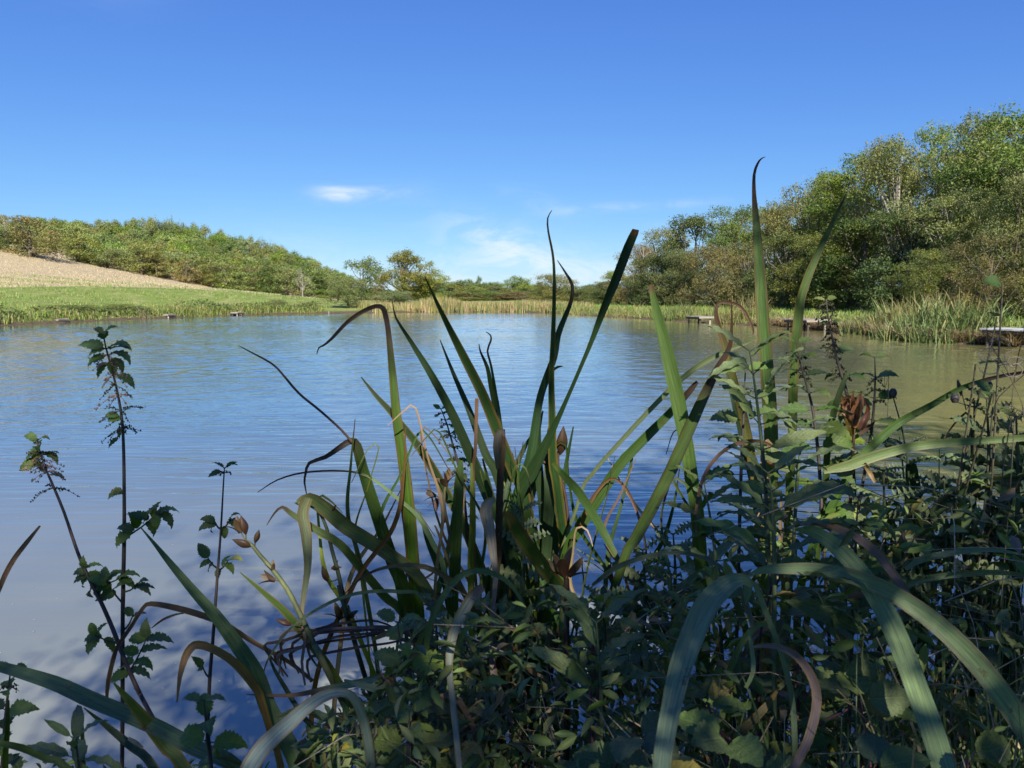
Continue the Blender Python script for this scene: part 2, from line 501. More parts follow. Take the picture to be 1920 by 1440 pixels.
def mat_ground():
    t = NT('ground_cover')
    ge = t.node('ShaderNodeNewGeometry')
    pos = ge.outputs['Position']
    s = t.node('ShaderNodeSeparateXYZ'); t.l.new(pos, s.inputs[0])
    x, y, z = s.outputs
    wob = t.math('MULTIPLY', t.math('SUBTRACT', t.noise(pos, .25, 4), .5), 3.0)
    # stubble lies beyond the mown strip on the western side
    a = PY(0, 538.5, 66); b = PY(450, 546.5, 82); c = PY(600, 561, 88)
    m1 = (b.y - a.y) / (b.x - a.x)
    line = t.math('ADD', t.math('SUBTRACT', y, t.math('ADD', t.math('MULTIPLY', t.math('SUBTRACT', x, a.x), m1), a.y)), t.math('MULTIPLY', wob, .25))
    stub = t.math('MULTIPLY', t.ramp(line, -.25, .35), t.ramp(x, -14, -20))
    n1 = t.noise(pos, 1.6, 6, .7); n2 = t.noise(t.mapping(pos, (.5, .12, 1), (0, 0, .75)), 2.0, 5, .65); n3 = t.noise(pos, 9, 4, .7)
    grass = t.colors(n1, [(.28, (.115, .165, .034)), (.5, (.185, .245, .050)), (.72, (.265, .295, .080))])
    grass = t.mix(t.ramp(n2, .44, .66, 0, .8), grass, (.32, .31, .12))
    straw = t.colors(n3, [(.25, (.27, .19, .10)), (.5, (.46, .365, .215)), (.75, (.62, .52, .33))])
    fur = t.noise(t.mapping(pos, (.9, .06, 1), (0, 0, -.80)), 1.6, 4, .6)
    straw = t.mix(t.ramp(fur, .48, .62, 0, .45), straw, (.34, .255, .145))
    straw = t.mix(t.ramp(n1, .56, .7, 0, .5), straw, (.70, .58, .36))
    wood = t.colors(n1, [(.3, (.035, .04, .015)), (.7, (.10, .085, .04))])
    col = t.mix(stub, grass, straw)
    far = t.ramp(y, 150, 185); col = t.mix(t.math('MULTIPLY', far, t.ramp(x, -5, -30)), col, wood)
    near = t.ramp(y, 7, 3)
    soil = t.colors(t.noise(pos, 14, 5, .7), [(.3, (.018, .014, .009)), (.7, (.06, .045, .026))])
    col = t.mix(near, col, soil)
    mud = t.ramp(z, .28, .08)
    col = t.mix(mud, col, t.colors(n3, [(.3, (.05, .038, .022)), (.7, (.17, .13, .08))]))
    bm = t.node('ShaderNodeBump', {'Strength': .8, 'Distance': .10, 'Height': t.math('ADD', n3, n1)})
    p = t.node('ShaderNodeBsdfPrincipled', {'Base Color': col, 'Roughness': .9, 'Specular IOR Level': .15, 'Normal': bm.outputs[0]})
    return t.surf(p.outputs[0])

N = 330
tt = np.linspace(-1, 1, N)
ax = 3500 * np.sinh(8.2 * tt) / np.sinh(8.2)
ay = ax + 6.0
gx, gy = np.meshgrid(ax, ay, indexing='xy')
gz = np.zeros_like(gx)
for i in range(0, N, 10):
    gz[i:i + 10] = ground_h(gx[i:i + 10], gy[i:i + 10])
idx = np.arange(N * N).reshape(N, N)
quads = np.stack([idx[:-1, :-1], idx[:-1, 1:], idx[1:, 1:], idx[1:, :-1]], -1).reshape(-1, 4)
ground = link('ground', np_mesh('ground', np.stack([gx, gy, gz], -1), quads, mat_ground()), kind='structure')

def mat_water():
    t = NT('pond_water')
    pos = t.node('ShaderNodeNewGeometry').outputs['Position']
    s = t.node('ShaderNodeSeparateXYZ'); t.l.new(pos, s.inputs[0])
    x, y = s.outputs[0], s.outputs[1]
    # fine ripples; the larger wavelets are in the mesh
    calm = t.ramp(t.math('ADD', y, t.math('MULTIPLY', x, .25)), 2.2, 6.5, .14, 1.0)
    gust = t.noise(t.mapping(pos, (.12, .3, 1)), 1.0, 3, .6)
    rip = t.noise(t.mapping(pos, (1.3, 9.0, 1), (0, 0, .06)), .95, 2, .45, .35)
    fine = t.noise(t.mapping(pos, (4.0, 7.0, 1), (0, 0, -.2)), 1.6, 2, .5, .3)
    h = t.math('ADD', t.math('MULTIPLY', rip, t.ramp(y, 5.5, 11, .014, .003)), t.math('MULTIPLY', fine, t.ramp(y, 5, 12, .0, .006)))
    h = t.math('MULTIPLY', t.math('MULTIPLY', h, calm), t.ramp(gust, .35, .65, .7, 1.25))
    bm = t.node('ShaderNodeBump', {'Strength': 1.0, 'Distance': 1.0, 'Height': h})
    silt = t.noise(t.mapping(pos, (.35, .5, 1)), 1.0, 4, .55)
    sh = t.node('ShaderNodeAttribute', attribute_name='puv').outputs['Vector']
    ss = t.node('ShaderNodeSeparateXYZ'); t.l.new(sh, ss.inputs[0])
    shallow = t.math('MULTIPLY', ss.outputs[0], t.ramp(silt, .3, .7, .75, 1.15), True)
    east = t.ramp(x, .8, 4.0)                  # silt colour with reflections painted in: olive of trees eastward, grey of sky westward
    shallow = t.math('MULTIPLY', shallow, t.math('MAXIMUM', east, t.ramp(y, 15, 7)))
    col = t.mix(shallow, (.070, .095, .098), t.mix(east, (.25, .262, .205), (.32, .30, .105)))
    p = t.node('ShaderNodeBsdfPrincipled', {'Base Color': col, 'Roughness': .035, 'IOR': 1.36, 'Normal': bm.outputs[0], 'Coat Weight': .6, 'Coat IOR': 1.36, 'Coat Roughness': .03, 'Coat Normal': bm.outputs[0]})
    return t.surf(p.outputs[0])
wy = [0.6]
while wy[-1] < 88: wy.append(wy[-1] + (.05 if wy[-1] < 8 else .085))
wy = np.array(wy); wx = np.concatenate([np.linspace(-70, -31, 40), np.linspace(-30.9, 22, 480), np.linspace(22.2, 40, 20)])
WX, WY = np.meshgrid(wx, wy, indexing='xy')
WZ = np.zeros_like(WX)
for k in range(56):
    lam = .24 * (.95 / .24) ** rng.random(); th = -math.pi / 2 + .15 + rng.normal() * .85
    kk = 2 * math.pi / lam
    WZ += (.052 / math.sqrt(56) * math.sqrt(2) / kk) * np.sin(kk * (WX * math.cos(th) + WY * math.sin(th)) + rng.random() * 6.28)
gustm = .75 + .3 * np.sin(WX * .23 + 1.1 * np.sin(WY * .19)) * np.sin(WY * .31 + WX * .07) + .15 * np.sin(WX * .61 - WY * .52)
WZ *= gustm * (.03 + .97 * sstep(4.0, 14.0, WY + .25 * WX)) * sstep(87, 84, WY)
n0, n1 = WX.shape
wi = np.arange(n0 * n1).reshape(n0, n1)
wq = np.stack([wi[:-1, :-1], wi[:-1, 1:], wi[1:, 1:], wi[1:, :-1]], -1).reshape(-1, 4)
SH = np.zeros(WX.shape)
for i in range(0, n0, 4):                   # silt stirred up in the shallows
    SH[i:i + 4] = np.exp(-(np.clip(-lake_sd(WX[i:i + 4, ::6], WY[i:i + 4, ::6]), 0, 60) / 4.6) ** 1.6).repeat(6, 1)[:1, :n1]
water = link('water', np_mesh('water', np.stack([WX, WY, WZ], -1), wq, mat_water(), None, np.stack([SH.ravel(), 0 * SH.ravel()], 1)), kind='structure')

# ------------------------------------------------------------------ trees
def rand_unit(n):
    v = rng.normal(size=(n, 3)); return v / np.linalg.norm(v, axis=1, keepdims=True)

def leaf_quads(C, Nrm, size, aspect=0.55, fold=0.12):
    """rhomb leaves at C facing Nrm"""
    n = len(C)
    a = np.cross(Nrm, rand_unit(n)); a /= np.linalg.norm(a, axis=1, keepdims=True) + 1e-9
    b = np.cross(Nrm, a)
    s = np.asarray(size).reshape(-1, 1)
    V = np.stack([C - a * s, C + b * s * aspect + Nrm * s * fold, C + a * s, C - b * s * aspect + Nrm * s * fold], 1).reshape(-1, 3)
    Fq = np.arange(4 * n).reshape(n, 4)
    return V, Fq

def leaf_hex(C, Nrm, size, aspect=.45, fold=.2):
    n = len(C)
    a = np.cross(Nrm, rand_unit(n)); a /= np.linalg.norm(a, axis=1, keepdims=True) + 1e-9
    b = np.cross(Nrm, a); s = np.asarray(size).reshape(-1, 1)
    V = [C - a * s]
    for t, w, sg in ((-.35, .85, 1), (.3, .8, 1), (1, 0, 0), (.3, .8, -1), (-.35, .85, -1)):
        V.append(C + a * s * t + b * s * aspect * w * sg + Nrm * s * (fold * w - .25 * (t + .3) ** 2))
    V = np.stack(V, 1).reshape(-1, 3)
    q = np.array([[0, 1, 2, 3], [0, 3, 4, 5]])
    return V, (np.arange(n)[:, None, None] * 6 + q[None]).reshape(-1, 4)

def make_crown(name, mat, height, radius, base, n_lobes, n_leaves, leaf, spread=.55, lobe=(.26, .42), openness=0.0, flat=.8, taper=1.0, cluster=7):
    """crown of leaf clumps on limbs; returns crown mesh, trunk mesh"""
    lobes = []
    cz0, cz1 = base * height, height
    tries = 0
    while len(lobes) < n_lobes and tries < 4000:
        tries += 1
        t = rng.random()
        z = cz0 + (cz1 - cz0) * t
        prof = (math.sin(math.pi * min(1, .14 + .86 * t ** taper)) ** .6) if openness >= .8 else math.sqrt(max(.03, 1 - (max(0, t - .4) / .63) ** 2)) * (.86 + .14 * min(1, t / .3))
        r = radius * prof * math.sqrt(rng.random()) * .92
        an = rng.random() * 2 * math.pi
        lr = radius * rng.uniform(*lobe) * (.6 + .4 * prof)
        z = min(max(z, lr * .5), cz1 - lr * .75)
        c = np.array([r * math.cos(an), r * math.sin(an), z])
        if any(np.linalg.norm(c - q) < .45 * (lr + w) for q, w in lobes) and tries < 3000: continue
        lobes.append((c, lr))
    W = np.array([w ** 2 for _, w in lobes]); W /= W.sum()
    nc = max(1, n_leaves // cluster)
    pick = rng.choice(len(lobes), nc, p=W)
    LC = np.array([c for c, _ in lobes])[pick]; LR = np.array([w for _, w in lobes])[pick]
    d = rand_unit(nc); d[:, 2] = np.where(rng.random(nc) < .72, np.abs(d[:, 2]), d[:, 2])
    rad = rng.uniform(.35 if openness else .55, 1.0, nc) ** .6 * (1 + .22 * rng.normal(size=nc))
    cc = LC + d * (LR * rad)[:, None] * np.array([1, 1, flat])
    C = np.repeat(cc, cluster, 0) + rng.normal(size=(nc * cluster, 3)) * leaf * 1.5
    nrm = np.repeat(d, cluster, 0) * .55 + np.array([0, 0, .35]) + rand_unit(nc * cluster) * .75
    nrm /= np.linalg.norm(nrm, axis=1, keepdims=True)
    V, Fq = leaf_quads(C, nrm, leaf * rng.uniform(.6, 1.25, len(C)))
    crown = np_mesh(name + '_crown', V, Fq, mat)
    tb = MB()
    tr = height * .022
    lean = rng.normal(size=2) * height * .03
    top = np.array([lean[0], lean[1], height * .78])
    tp = [(0, 0, -.3), (lean[0] * .2, lean[1] * .2, height * .2), (lean[0] * .6, lean[1] * .6, height * .5), tuple(top)]
    tube(tb, tp, [tr * 1.5, tr, tr * .7, tr * .25], 7)
    for c, w in lobes:
        k = min(.75, max(.12, (c[2] / height) * .6 + rng.uniform(-.12, .05)))
        s = np.array([lean[0] * k, lean[1] * k, height * k])
        m = (s + c) / 2 + np.array([0, 0, -.08 * height * rng.random()]) + rng.normal(size=3) * .03 * height
        tube(tb, [s, m, c], [tr * .5, tr * .32, tr * .1], 5)
        for q in range(3):
            e = c + rand_unit(1)[0] * w * .9
            tube(tb, [c * .75 + m * .25, (c + e) / 2 + rng.normal(size=3) * .06 * w, e], [tr * .14, tr * .1, tr * .04], 4)
    return crown, tb

def tree_proto(name, mat, bark, *a, **k):
    crown, tb = make_crown(name, mat, *a, **k)
    return crown, tb.mesh(name + '_trunk', bark), a[0], a[1]

def place_tree(proto, x, y, height, radius, label, name='tree', cat='tree', group=None, rot=None, z=None, sink=0.0):
    crown, trunk, h0, r0 = proto
    z = G(x, y) if z is None else z
    o = thing(name, (x, y, z - sink), label, cat, group)
    o.scale = (radius / r0, radius / r0, height / h0)
    o.rotation_euler = (0, 0, rng.random() * 6.28 if rot is None else rot)
    link('trunk', trunk, o); link('crown', crown, o)
    return o

C_GREEN = [(0, (.090, .145, .038)), (.35, (.140, .205, .050)), (.7, (.185, .250, .064)), (1, (.24, .285, .088))]
C_OLIVE = [(0, (.115, .145, .045)), (.4, (.170, .200, .062)), (.75, (.220, .238, .082)), (1, (.27, .265, .105))]
C_DARK = [(0, (.065, .105, .036)), (.5, (.105, .152, .048)), (1, (.15, .20, .062))]
C_BROWN = [(0, (.100, .115, .044)), (.35, (.165, .168, .066)), (.7, (.215, .200, .085)), (1, (.28, .23, .11))]
C_YELLOW = [(0, (.13, .17, .05)), (.4, (.215, .24, .07)), (.75, (.29, .29, .09)), (1, (.37, .33, .11))]
C_WILLOW = [(0, (.155, .205, .075)), (.4, (.215, .265, .098)), (.75, (.27, .315, .125)), (1, (.33, .36, .16))]
C_RUST = [(0, (.12, .10, .045)), (.5, (.20, .16, .078)), (1, (.28, .215, .12))]
K = {n: mat_crown('foliage_' + n, s) for n, s in (('green', C_GREEN), ('olive', C_OLIVE), ('dark', C_DARK), ('brown', C_BROWN), ('yellow', C_YELLOW), ('willow', C_WILLOW), ('rust', C_RUST))}

def lift(st, f): return [(p, tuple(min(.6, v * f[i]) for i, v in enumerate(c))) for p, c in st]
KF = {n: mat_crown('hill_foliage_' + n, lift(s, (1.10, 1.13, 1.0)), .2, .014, .16) for n, s in (('green', C_GREEN), ('olive', C_OLIVE), ('dark', C_DARK), ('brown', C_BROWN), ('willow', C_WILLOW), ('rust', C_RUST))}

# nearer trees on the eastern bank
rng = np.random.default_rng(21)
near_protos = {
    'green': [tree_proto('ash', K['green'], M_BARK, 8, 3.2, .12, 26, 34000, .062), tree_proto('ash_b', K['green'], M_BARK, 8, 3.2, .08, 30, 34000, .062)],
    'willow': [tree_proto('sallow', K['willow'], M_PALEBARK, 8, 3.2, .10, 28, 34000, .062), tree_proto('sallow_b', K['willow'], M_PALEBARK, 8, 3.4, .14, 24, 32000, .062)],
    'olive': [tree_proto('thorn', K['olive'], M_BARK, 6, 3.0, .05, 26, 26000, .056, taper=.65), tree_proto('thorn_b', K['olive'], M_BARK, 6, 3.0, .03, 30, 26000, .056, taper=.65)],
    'brown': [tree_proto('blackthorn', K['brown'], M_BARK, 5, 2.8, .03, 26, 20000, .052, openness=.5, taper=.7), tree_proto('blackthorn_b', K['brown'], M_BARK, 5, 2.8, .02, 24, 18000, .052, openness=.5, taper=.7)],
    'bush': [tree_proto('sallow_bush', K['willow'], M_BARK, 4, 2.4, .0, 34, 24000, .05, taper=.7, lobe=(.22, .36), flat=1.0)],
    'dark': [tree_proto('holly', K['dark'], M_BARK, 7, 3.0, .06, 28, 22000, .08)],
}
east = [  # px, distance, top row, half width px, kind, label
    (1930, 34, 196, 135, 'green', 'tall bright green tree at the right edge of the photo, highest crown'),
    (1838, 38, 214, 92, 'green', 'broad fresh green tree just left of the highest crown on the right bank'),
    (1756, 43, 238, 84, 'green', 'fresh green rounded tree with a domed top, third from the right edge'),
    (1672, 41, 246, 92, 'willow', 'wide pale-leaved tree with light limbs showing, overhanging the right bank'),
    (1594, 47, 290, 84, 'green', 'green tree with a sloping shoulder left of the pale-leaved tree'),
    (1530, 51, 345, 85, 'olive', 'lower olive tree where the right-hand skyline begins to climb'),
    (1462, 56, 388, 70, 'brown', 'brownish twiggy treetop behind the tall upright iris blade'),
    (1372, 60, 396, 66, 'green', 'rounded green tree in the middle of the right-hand wood'),
    (1300, 62, 418, 56, 'dark', 'dark green round-headed tree left of the rounded green one'),
    (1245, 68, 440, 52, 'olive', 'small olive tree near the low end of the right-hand wood'),
    (1200, 74, 468, 44, 'brown', 'rusty tree beside the blunt cut iris blade'),
    (1160, 80, 505, 38, 'willow', 'little pale bushy tree at the far end of the right-hand wood'),
    (1128, 86, 528, 28, 'olive', 'last low tree of the right-hand wood beside open sky'),
    (1895, 31, 330, 90, 'olive', 'yellowing bushy tree below the highest crown on the right'),
    (1790, 35, 360, 80, 'willow', 'mid-height silvery bush tree in front of the tall right bank trees'),
    (1700, 37, 395, 75, 'dark', 'dark thicket under the wide pale-leaved tree'),
    (1615, 41, 415, 80, 'dark', 'deep shaded thicket between the grass strip and the sloping-shouldered tree'),
    (1540, 44, 440, 70, 'olive', 'shadowed thorn thicket behind the middle right fishing platform'),
    (1468, 48, 452, 62, 'dark', 'dark bush behind the tall upright blade, over the mown strip'),
    (1398, 52, 462, 60, 'brown', 'russet thorn bush above the golden sedge tussock'),
    (1335, 55, 470, 56, 'brown', 'brown-leaved thorn bush behind the farther right platform'),
    (1278, 60, 480, 50, 'olive', 'olive thorn bush left of the brown-leaved one'),
    (1225, 65, 492, 46, 'dark', 'dark low bush near the blunt cut iris blade'),
    (1180, 71, 512, 38, 'brown', 'brown hedge bush toward the far right corner of the pond'),
    (1142, 78, 530, 30, 'dark', 'small dark hedge bush at the far right corner of the pond'),
    (1850, 29, 440, 70, 'brown', 'bare-twigged brown shrub behind the pale iris bed on the right'),
    (1740, 33, 470, 60, 'olive', 'low green shrub right behind the big iris bed'),
    (1965, 28, 420, 80, 'brown', 'russet shrub cut by the right edge of the photo'),
    (1880, 50, 226, 90, 'willow', 'pale treetop peeping between the two tallest right-hand trees'),
    (1570, 58, 325, 90, 'green', 'green treetop behind the sloping-shouldered tree on the rising skyline'),
    (1420, 68, 404, 70, 'willow', 'soft grey-green treetop behind the rounded green tree'),
]
for k, (px, Y, top, hw, kind, lab) in enumerate(east):
    b = PY(px, 560, Y)
    zt = PY(px, top - (10 if 1190 < px < 1480 else 0), Y).z
    zb = G(b.x, Y)
    pr = near_protos[kind]
    bush = ('bush' in lab or 'shrub' in lab or 'thicket' in lab) and 'tree' not in lab
    place_tree(pr[k % len(pr)], b.x, Y, zt - zb, max(1.2, hw / F * Y * 1.12), lab, 'bush' if bush else 'tree', 'bush' if bush else 'tree', 'trees and bushes along the right bank')

# the wood on the western hill
rng = np.random.default_rng(33)
far_protos = [tree_proto('wood_tree_' + n, KF[m], M_BARK, 8, 3.4, .02, 15, nl, .15, lobe=(.32, .48), flat=1.0, taper=.6) for n, m, nl in
              (('a', 'green', 6800), ('b', 'olive', 6800), ('c', 'dark', 6500), ('d', 'willow', 6500), ('e', 'green', 6800), ('f', 'olive', 6500))]
far_brown = [tree_proto('wood_brown_' + n, KF[m], M_BARK, 6, 3.0, .0, 20, 4200, .12, openness=.3, taper=.6) for n, m in (('a', 'brown'), ('b', 'rust'), ('c', 'olive'))]
sky_px = np.array([-120, 0, 60, 130, 230, 330, 370, 430, 480, 540, 580, 610, 650, 690])
sky_row = np.array([398, 404, 408, 414, 415, 413, 420, 436, 450, 468, 486, 500, 514, 535])
edge_px = np.array([-120, 0, 100, 200, 300, 400, 490, 560, 620, 700])
edge_row = np.array([455, 472, 484, 502, 521, 540, 549, 553, 557, 560])
cnt = 0
HILL = {}
for pr_, lab_ in zip(far_protos + far_brown, ('fresh green tree massed in the wood on the left hill', 'olive green tree massed in the wood on the left hill', 'dark green tree massed in the wood on the left hill', 'pale grey-green tree massed in the wood on the left hill',
                     'fresh green tree massed in the wood on the left hill', 'olive green tree massed in the wood on the left hill', 'brownish bush along the lower edge of the hill wood', 'russet bush along the lower edge of the hill wood', 'faded olive bush along the lower edge of the hill wood')):
    HILL[id(pr_)] = lab_
for Y in (131, 139, 148, 158, 170, 183, 198, 215):
    step = 3.1 / Y * F
    px = -70 + rng.random() * step
    while px < 662:
        p = px + rng.normal() * step * .16
        b = PY(p, 550, Y); zb = G(b.x, Y)
        sr, er = np.interp(p, sky_px, sky_row), np.interp(p, edge_px, edge_row)
        t = (Y - 131) / (215 - 131)
        top_row = er + (sr - er) * min(1, (.42 + .64 * t)) + rng.normal() * 1.8
        zt = PY(p, top_row, Y).z
        hgt = zt - zb
        if hgt > 2.2 and not (Y < 140 and p > 560):
            hgt = min(hgt, 13)
            pr = far_protos[int(rng.choice(6, p=[.24, .24, .08, .14, .16, .14]))] if (t > .2 or rng.random() < .7) else far_brown[int(rng.integers(3))]
            rad = rng.uniform(2.6, 3.5)
            full = max(hgt, 2.1 * rad)
            place_tree(pr, b.x, Y + rng.normal() * 1.5, full, rad, HILL[id(pr)], 'wood_tree', 'tree', 'trees of the wood on the left hill', z=zb + hgt - full)
            cnt += 1
        px += step
print('hill trees', cnt)

rng = np.random.default_rng(44)
# single bushes and trees along the top edge of the stubble and round the far shore
dead_proto = None
def bare_tree(name, height, radius, n=26):
    tb = MB()
    tr = height * .016
    tube(tb, [(0, 0, -.2), (.05, .02, height * .3), (-.06, .1, height * .62), (.1, .05, height)], [tr * 1.3, tr, tr * .6, tr * .15], 6)
    for q in range(n):
        k = rng.uniform(.12, .85); an = rng.random() * 6.28
        s = np.array([0, 0, height * k]); L = radius * rng.uniform(.6, 1.1) * (1.1 - .5 * k)
        e = s + np.array([math.cos(an) * L * .75, math.sin(an) * L * .75, L * rng.uniform(.5, 1.2)])
        m = (s + e) / 2 + rng.normal(size=3) * L * .08
        tube(tb, [s, m, e], [tr * .4, tr * .25, tr * .07], 4)
        for j in range(4):
            f = m + (e - m) * rng.random(); g = f + rand_unit(1)[0] * L * .35 + np.array([0, 0, L * .15])
            tube(tb, [f, (f + g) / 2 + rng.normal(size=3) * .03 * L, g], [tr * .14, tr * .1, tr * .03], 3)
    return tb.mesh(name, M_PALEBARK)
bare_mesh = bare_tree('bare_branches', 6, 2.6)

singles = [
    (62, 112, 408, 56, far_brown[0], 'big russet thorn bush at the top left of the stubble field', 'bush'),
    (20, 118, 425, 34, far_protos[2], 'dark green bush at the left edge above the stubble field', 'bush'),
    (150, 122, 442, 34, far_protos[1], 'olive bush right of the bare earth gap on the field edge', 'bush'),
    (205, 124, 468, 34, far_protos[5], 'low green bush on the field edge left of the pinkish bush', 'bush'),
    (270, 126, 462, 40, far_brown[2], 'greyish half-bare bush in the middle of the stubble field edge', 'bush'),
    (296, 126, 478, 30, far_brown[0], 'faded brown bush hugging the lower slope of the stubble edge', 'bush'),
    (352, 127, 488, 26, far_brown[1], 'rust-red bush at the foot of the hill wood', 'bush'),
    (398, 128, 496, 32, far_brown[2], 'pale twiggy bush right of the rust-red bush', 'bush'),
    (452, 128, 512, 32, far_protos[3], 'grey-green bush near the low end of the stubble', 'bush'),
    (508, 126, 498, 26, far_protos[2], 'dark conical bush where the stubble ends', 'bush'),
    (540, 126, 503, 34, far_brown[2], 'olive-brown tree beside the dark conical bush', 'tree'),
    (585, 140, 500, 34, far_protos[0], 'round green tree with a bare forked limb at the end of the wood', 'tree'),
    (628, 150, 512, 30, far_protos[4], 'last green tree of the hill wood before open sky', 'tree'),
    (680, 105, 486, 32, far_protos[2], 'dark round oak standing alone against the sky beyond the pond', 'tree'),
    (715, 96, 520, 24, far_brown[0], 'brown bush between the dark round oak and the yellow tree', 'bush'),
    (652, 66.5, 522, 40, near_protos['bush'][0], 'rounded willow bush on the far bank at the left corner of the reeds', 'bush'),
    (738, 67.5, 546, 36, near_protos['bush'][0], 'low spreading green bush at the water in front of the yellow tree', 'bush'),
    (800, 88, 520, 30, near_protos['olive'][1], 'leafy olive bush at the right foot of the yellow tree', 'bush'),
    (1040, 82, 514, 42, near_protos['brown'][0], 'grey-brown half-bare bush behind the paired twisted blades', 'bush'),
    (1012, 86, 534, 22, near_protos['olive'][1], 'small yellowish bush left of the grey-brown half-bare bush', 'bush'),
    (1085, 84, 545, 30, near_protos['dark'][0], 'low dark bush right of the grey-brown half-bare bush', 'bush'),
]
for px, Y, top, hw, pr, lab, cat in singles:
    b = PY(px, 560, Y); zb = G(b.x, Y)
    place_tree(pr, b.x, Y, max(1.0, PY(px, top, Y).z - zb), hw / F * Y * 1.1, lab, cat, cat, 'bushes and trees round the field and the far shore')
# yellowing poplar-like tree: two open heads
yel = tree_proto('yellow_tree', K['yellow'], M_BARK, 8, 3.0, .10, 30, 15000, .085, openness=.8, lobe=(.26, .40), flat=1.0)
yel2 = tree_proto('yellow_green_tree', K['yellow'], M_BARK, 8, 3.0, .10, 22, 11000, .085, openness=.8, lobe=(.26, .40), flat=1.0)
for px, Y, top, hw, pr, lab in ((757, 86, 466, 48, yel, 'tall yellowing open-crowned tree in the middle of the far shore'), (803, 87, 490, 34, yel2, 'shorter yellow-green tree leaning out right of the tall yellowing tree')):
    b = PY(px, 560, Y); zb = G(b.x, Y)
    place_tree(pr, b.x, Y, PY(px, top, Y).z - zb, hw / F * Y * 1.1, lab, 'tree', 'tree', 'bushes and trees round the field and the far shore')
for px, Y, top, lab in ((568, 124, 505, 'pale bare forked tree at the right end of the hill wood'), (20, 120, 402, 'bare pale tree above the left end of the stubble'), (425, 127, 505, 'bare pale bush among the twiggy bushes on the field edge'),
                        (1205, 72, 462, 'pale dead stem poking out of the right-hand wood')):
    b = PY(px, 560, Y); zb = G(b.x, Y); h = PY(px, top, Y).z - zb
    o = thing('bare_tree', (b.x, Y, zb), lab, 'tree'); o.scale = (h / 6 * .9, h / 6 * .9, h / 6); o.rotation_euler = (0, 0, rng.random() * 6)
    link('branches', bare_mesh, o)
# far tree belt in the gap
def belt(n, px0, px1, Y0, Y1, rows, lab, group, kinds, wid):
    for k in range(n):
        p = px0 + (px1 - px0) * (k + .5) / n + rng.normal() * 4
        Y = rng.uniform(Y0, Y1); b = PY(p, 555, Y); zb = G(b.x, Y)
        top = np.interp(p, *rows) + rng.normal() * 3.6
        h = PY(p, top, Y).z - zb
        place_tree(kinds[int(rng.integers(len(kinds)))], b.x, Y, max(1.5, h), wid * rng.uniform(.8, 1.25), lab, 'far_tree', 'tree', group)
belt(26, 790, 1130, 230, 300, ([790, 830, 870, 900, 990, 1020, 1130], [532, 528, 530, 534, 530, 536, 540]), 'small distant tree in the far belt across the gap beyond the pond', 'distant trees in the gap', [far_protos[i] for i in (0, 1, 2, 4, 5)], 5.0)
belt(30, 770, 1120, 110, 150, ([770, 900, 1120], [546, 548, 550]), 'low hedge bush behind the reeds on the far shore', 'hedge bushes behind the far reeds', [far_protos[0], far_protos[2], far_brown[1], far_protos[1]], 2.6)
belt(16, 575, 760, 120, 160, ([575, 700, 760], [546, 546, 548]), 'low hedge bush beyond the left corner of the pond', 'hedge bushes at the foot of the hill', [far_protos[0], far_protos[2], far_protos[1]], 2.8)
b = PY(899, 555, 260)
place_tree(far_protos[2], b.x, 260, PY(899, 519, 260).z - G(b.x, 260), 1.1, 'slim upright poplar on the distant skyline', 'poplar', 'tree')
b = PY(874, 555, 270)
place_tree(far_protos[2], b.x, 270, PY(874, 525, 270).z - G(b.x, 270), 4.8, 'round-headed tree left of the slim poplar on the distant skyline', 'far_tree', 'tree')

# tall trees at the viewer's back: they shade the near bank; openings cut sunward through the crowns to light chosen leaves
shade = tree_proto('shade_tree', K['green'], M_BARK, 11, 5.0, .28, 34, 54000, .062)
SHADE = [(5.2, -5.6, 8.2, 4.6, 'tall leafy tree on the bank behind the viewpoint'), (10.5, -5.2, 7.4, 4.4, 'second leafy tree on the bank behind the viewpoint, to the right'), (1.4, -2.5, 4.6, 2.1, 'small leafy tree close behind the viewpoint')]
SUN_GAPS = [((-.20, 1.5, 1.22), .16), ((.30, 1.33, 1.36), .20), ((.52, 1.5, 1.30), .26), ((.66, 1.45, 1.26), .26), ((.85, 1.35, 1.20), .24), ((-.02, 1.6, 1.12), .10), ((.10, 1.4, 1.0), .10), ((.75, 1.2, .62), .10), ((-.45, 1.4, .95), .12)]
for x, y, h, r, lab in SHADE:
    o = place_tree(shade, x, y, h, r, lab, 'shade_tree', 'tree', 'trees at the back of the near bank', rot=.7 + x)
    cr = [q for q in o.children if q.name.startswith('crown')][0]
    me = shade[0]; n = len(me.vertices)
    V = np.empty(n * 3, dtype=np.float32); me.vertices.foreach_get('co', V); V = V.reshape(-1, 3)
    Mw = np.array(Matrix.LocRotScale(o.location, o.rotation_euler, o.scale))
    W = V.reshape(-1, 4, 3).mean(1) @ Mw[:3, :3].T + Mw[:3, 3]
    keep = np.ones(len(W), bool)
    sd_ = np.array(SUN_DIR)
    for g, gr in SUN_GAPS:
        q = W - np.array(g); t = q @ sd_
        keep &= ~((np.linalg.norm(q - t[:, None] * sd_, axis=1) < gr) & (t > 0))
    Vk = V.reshape(-1, 4, 3)[keep].reshape(-1, 3)
    cr.data = np_mesh('shade_crown', Vk, np.arange(len(Vk)).reshape(-1, 4), K['green'])

rng = np.random.default_rng(55)
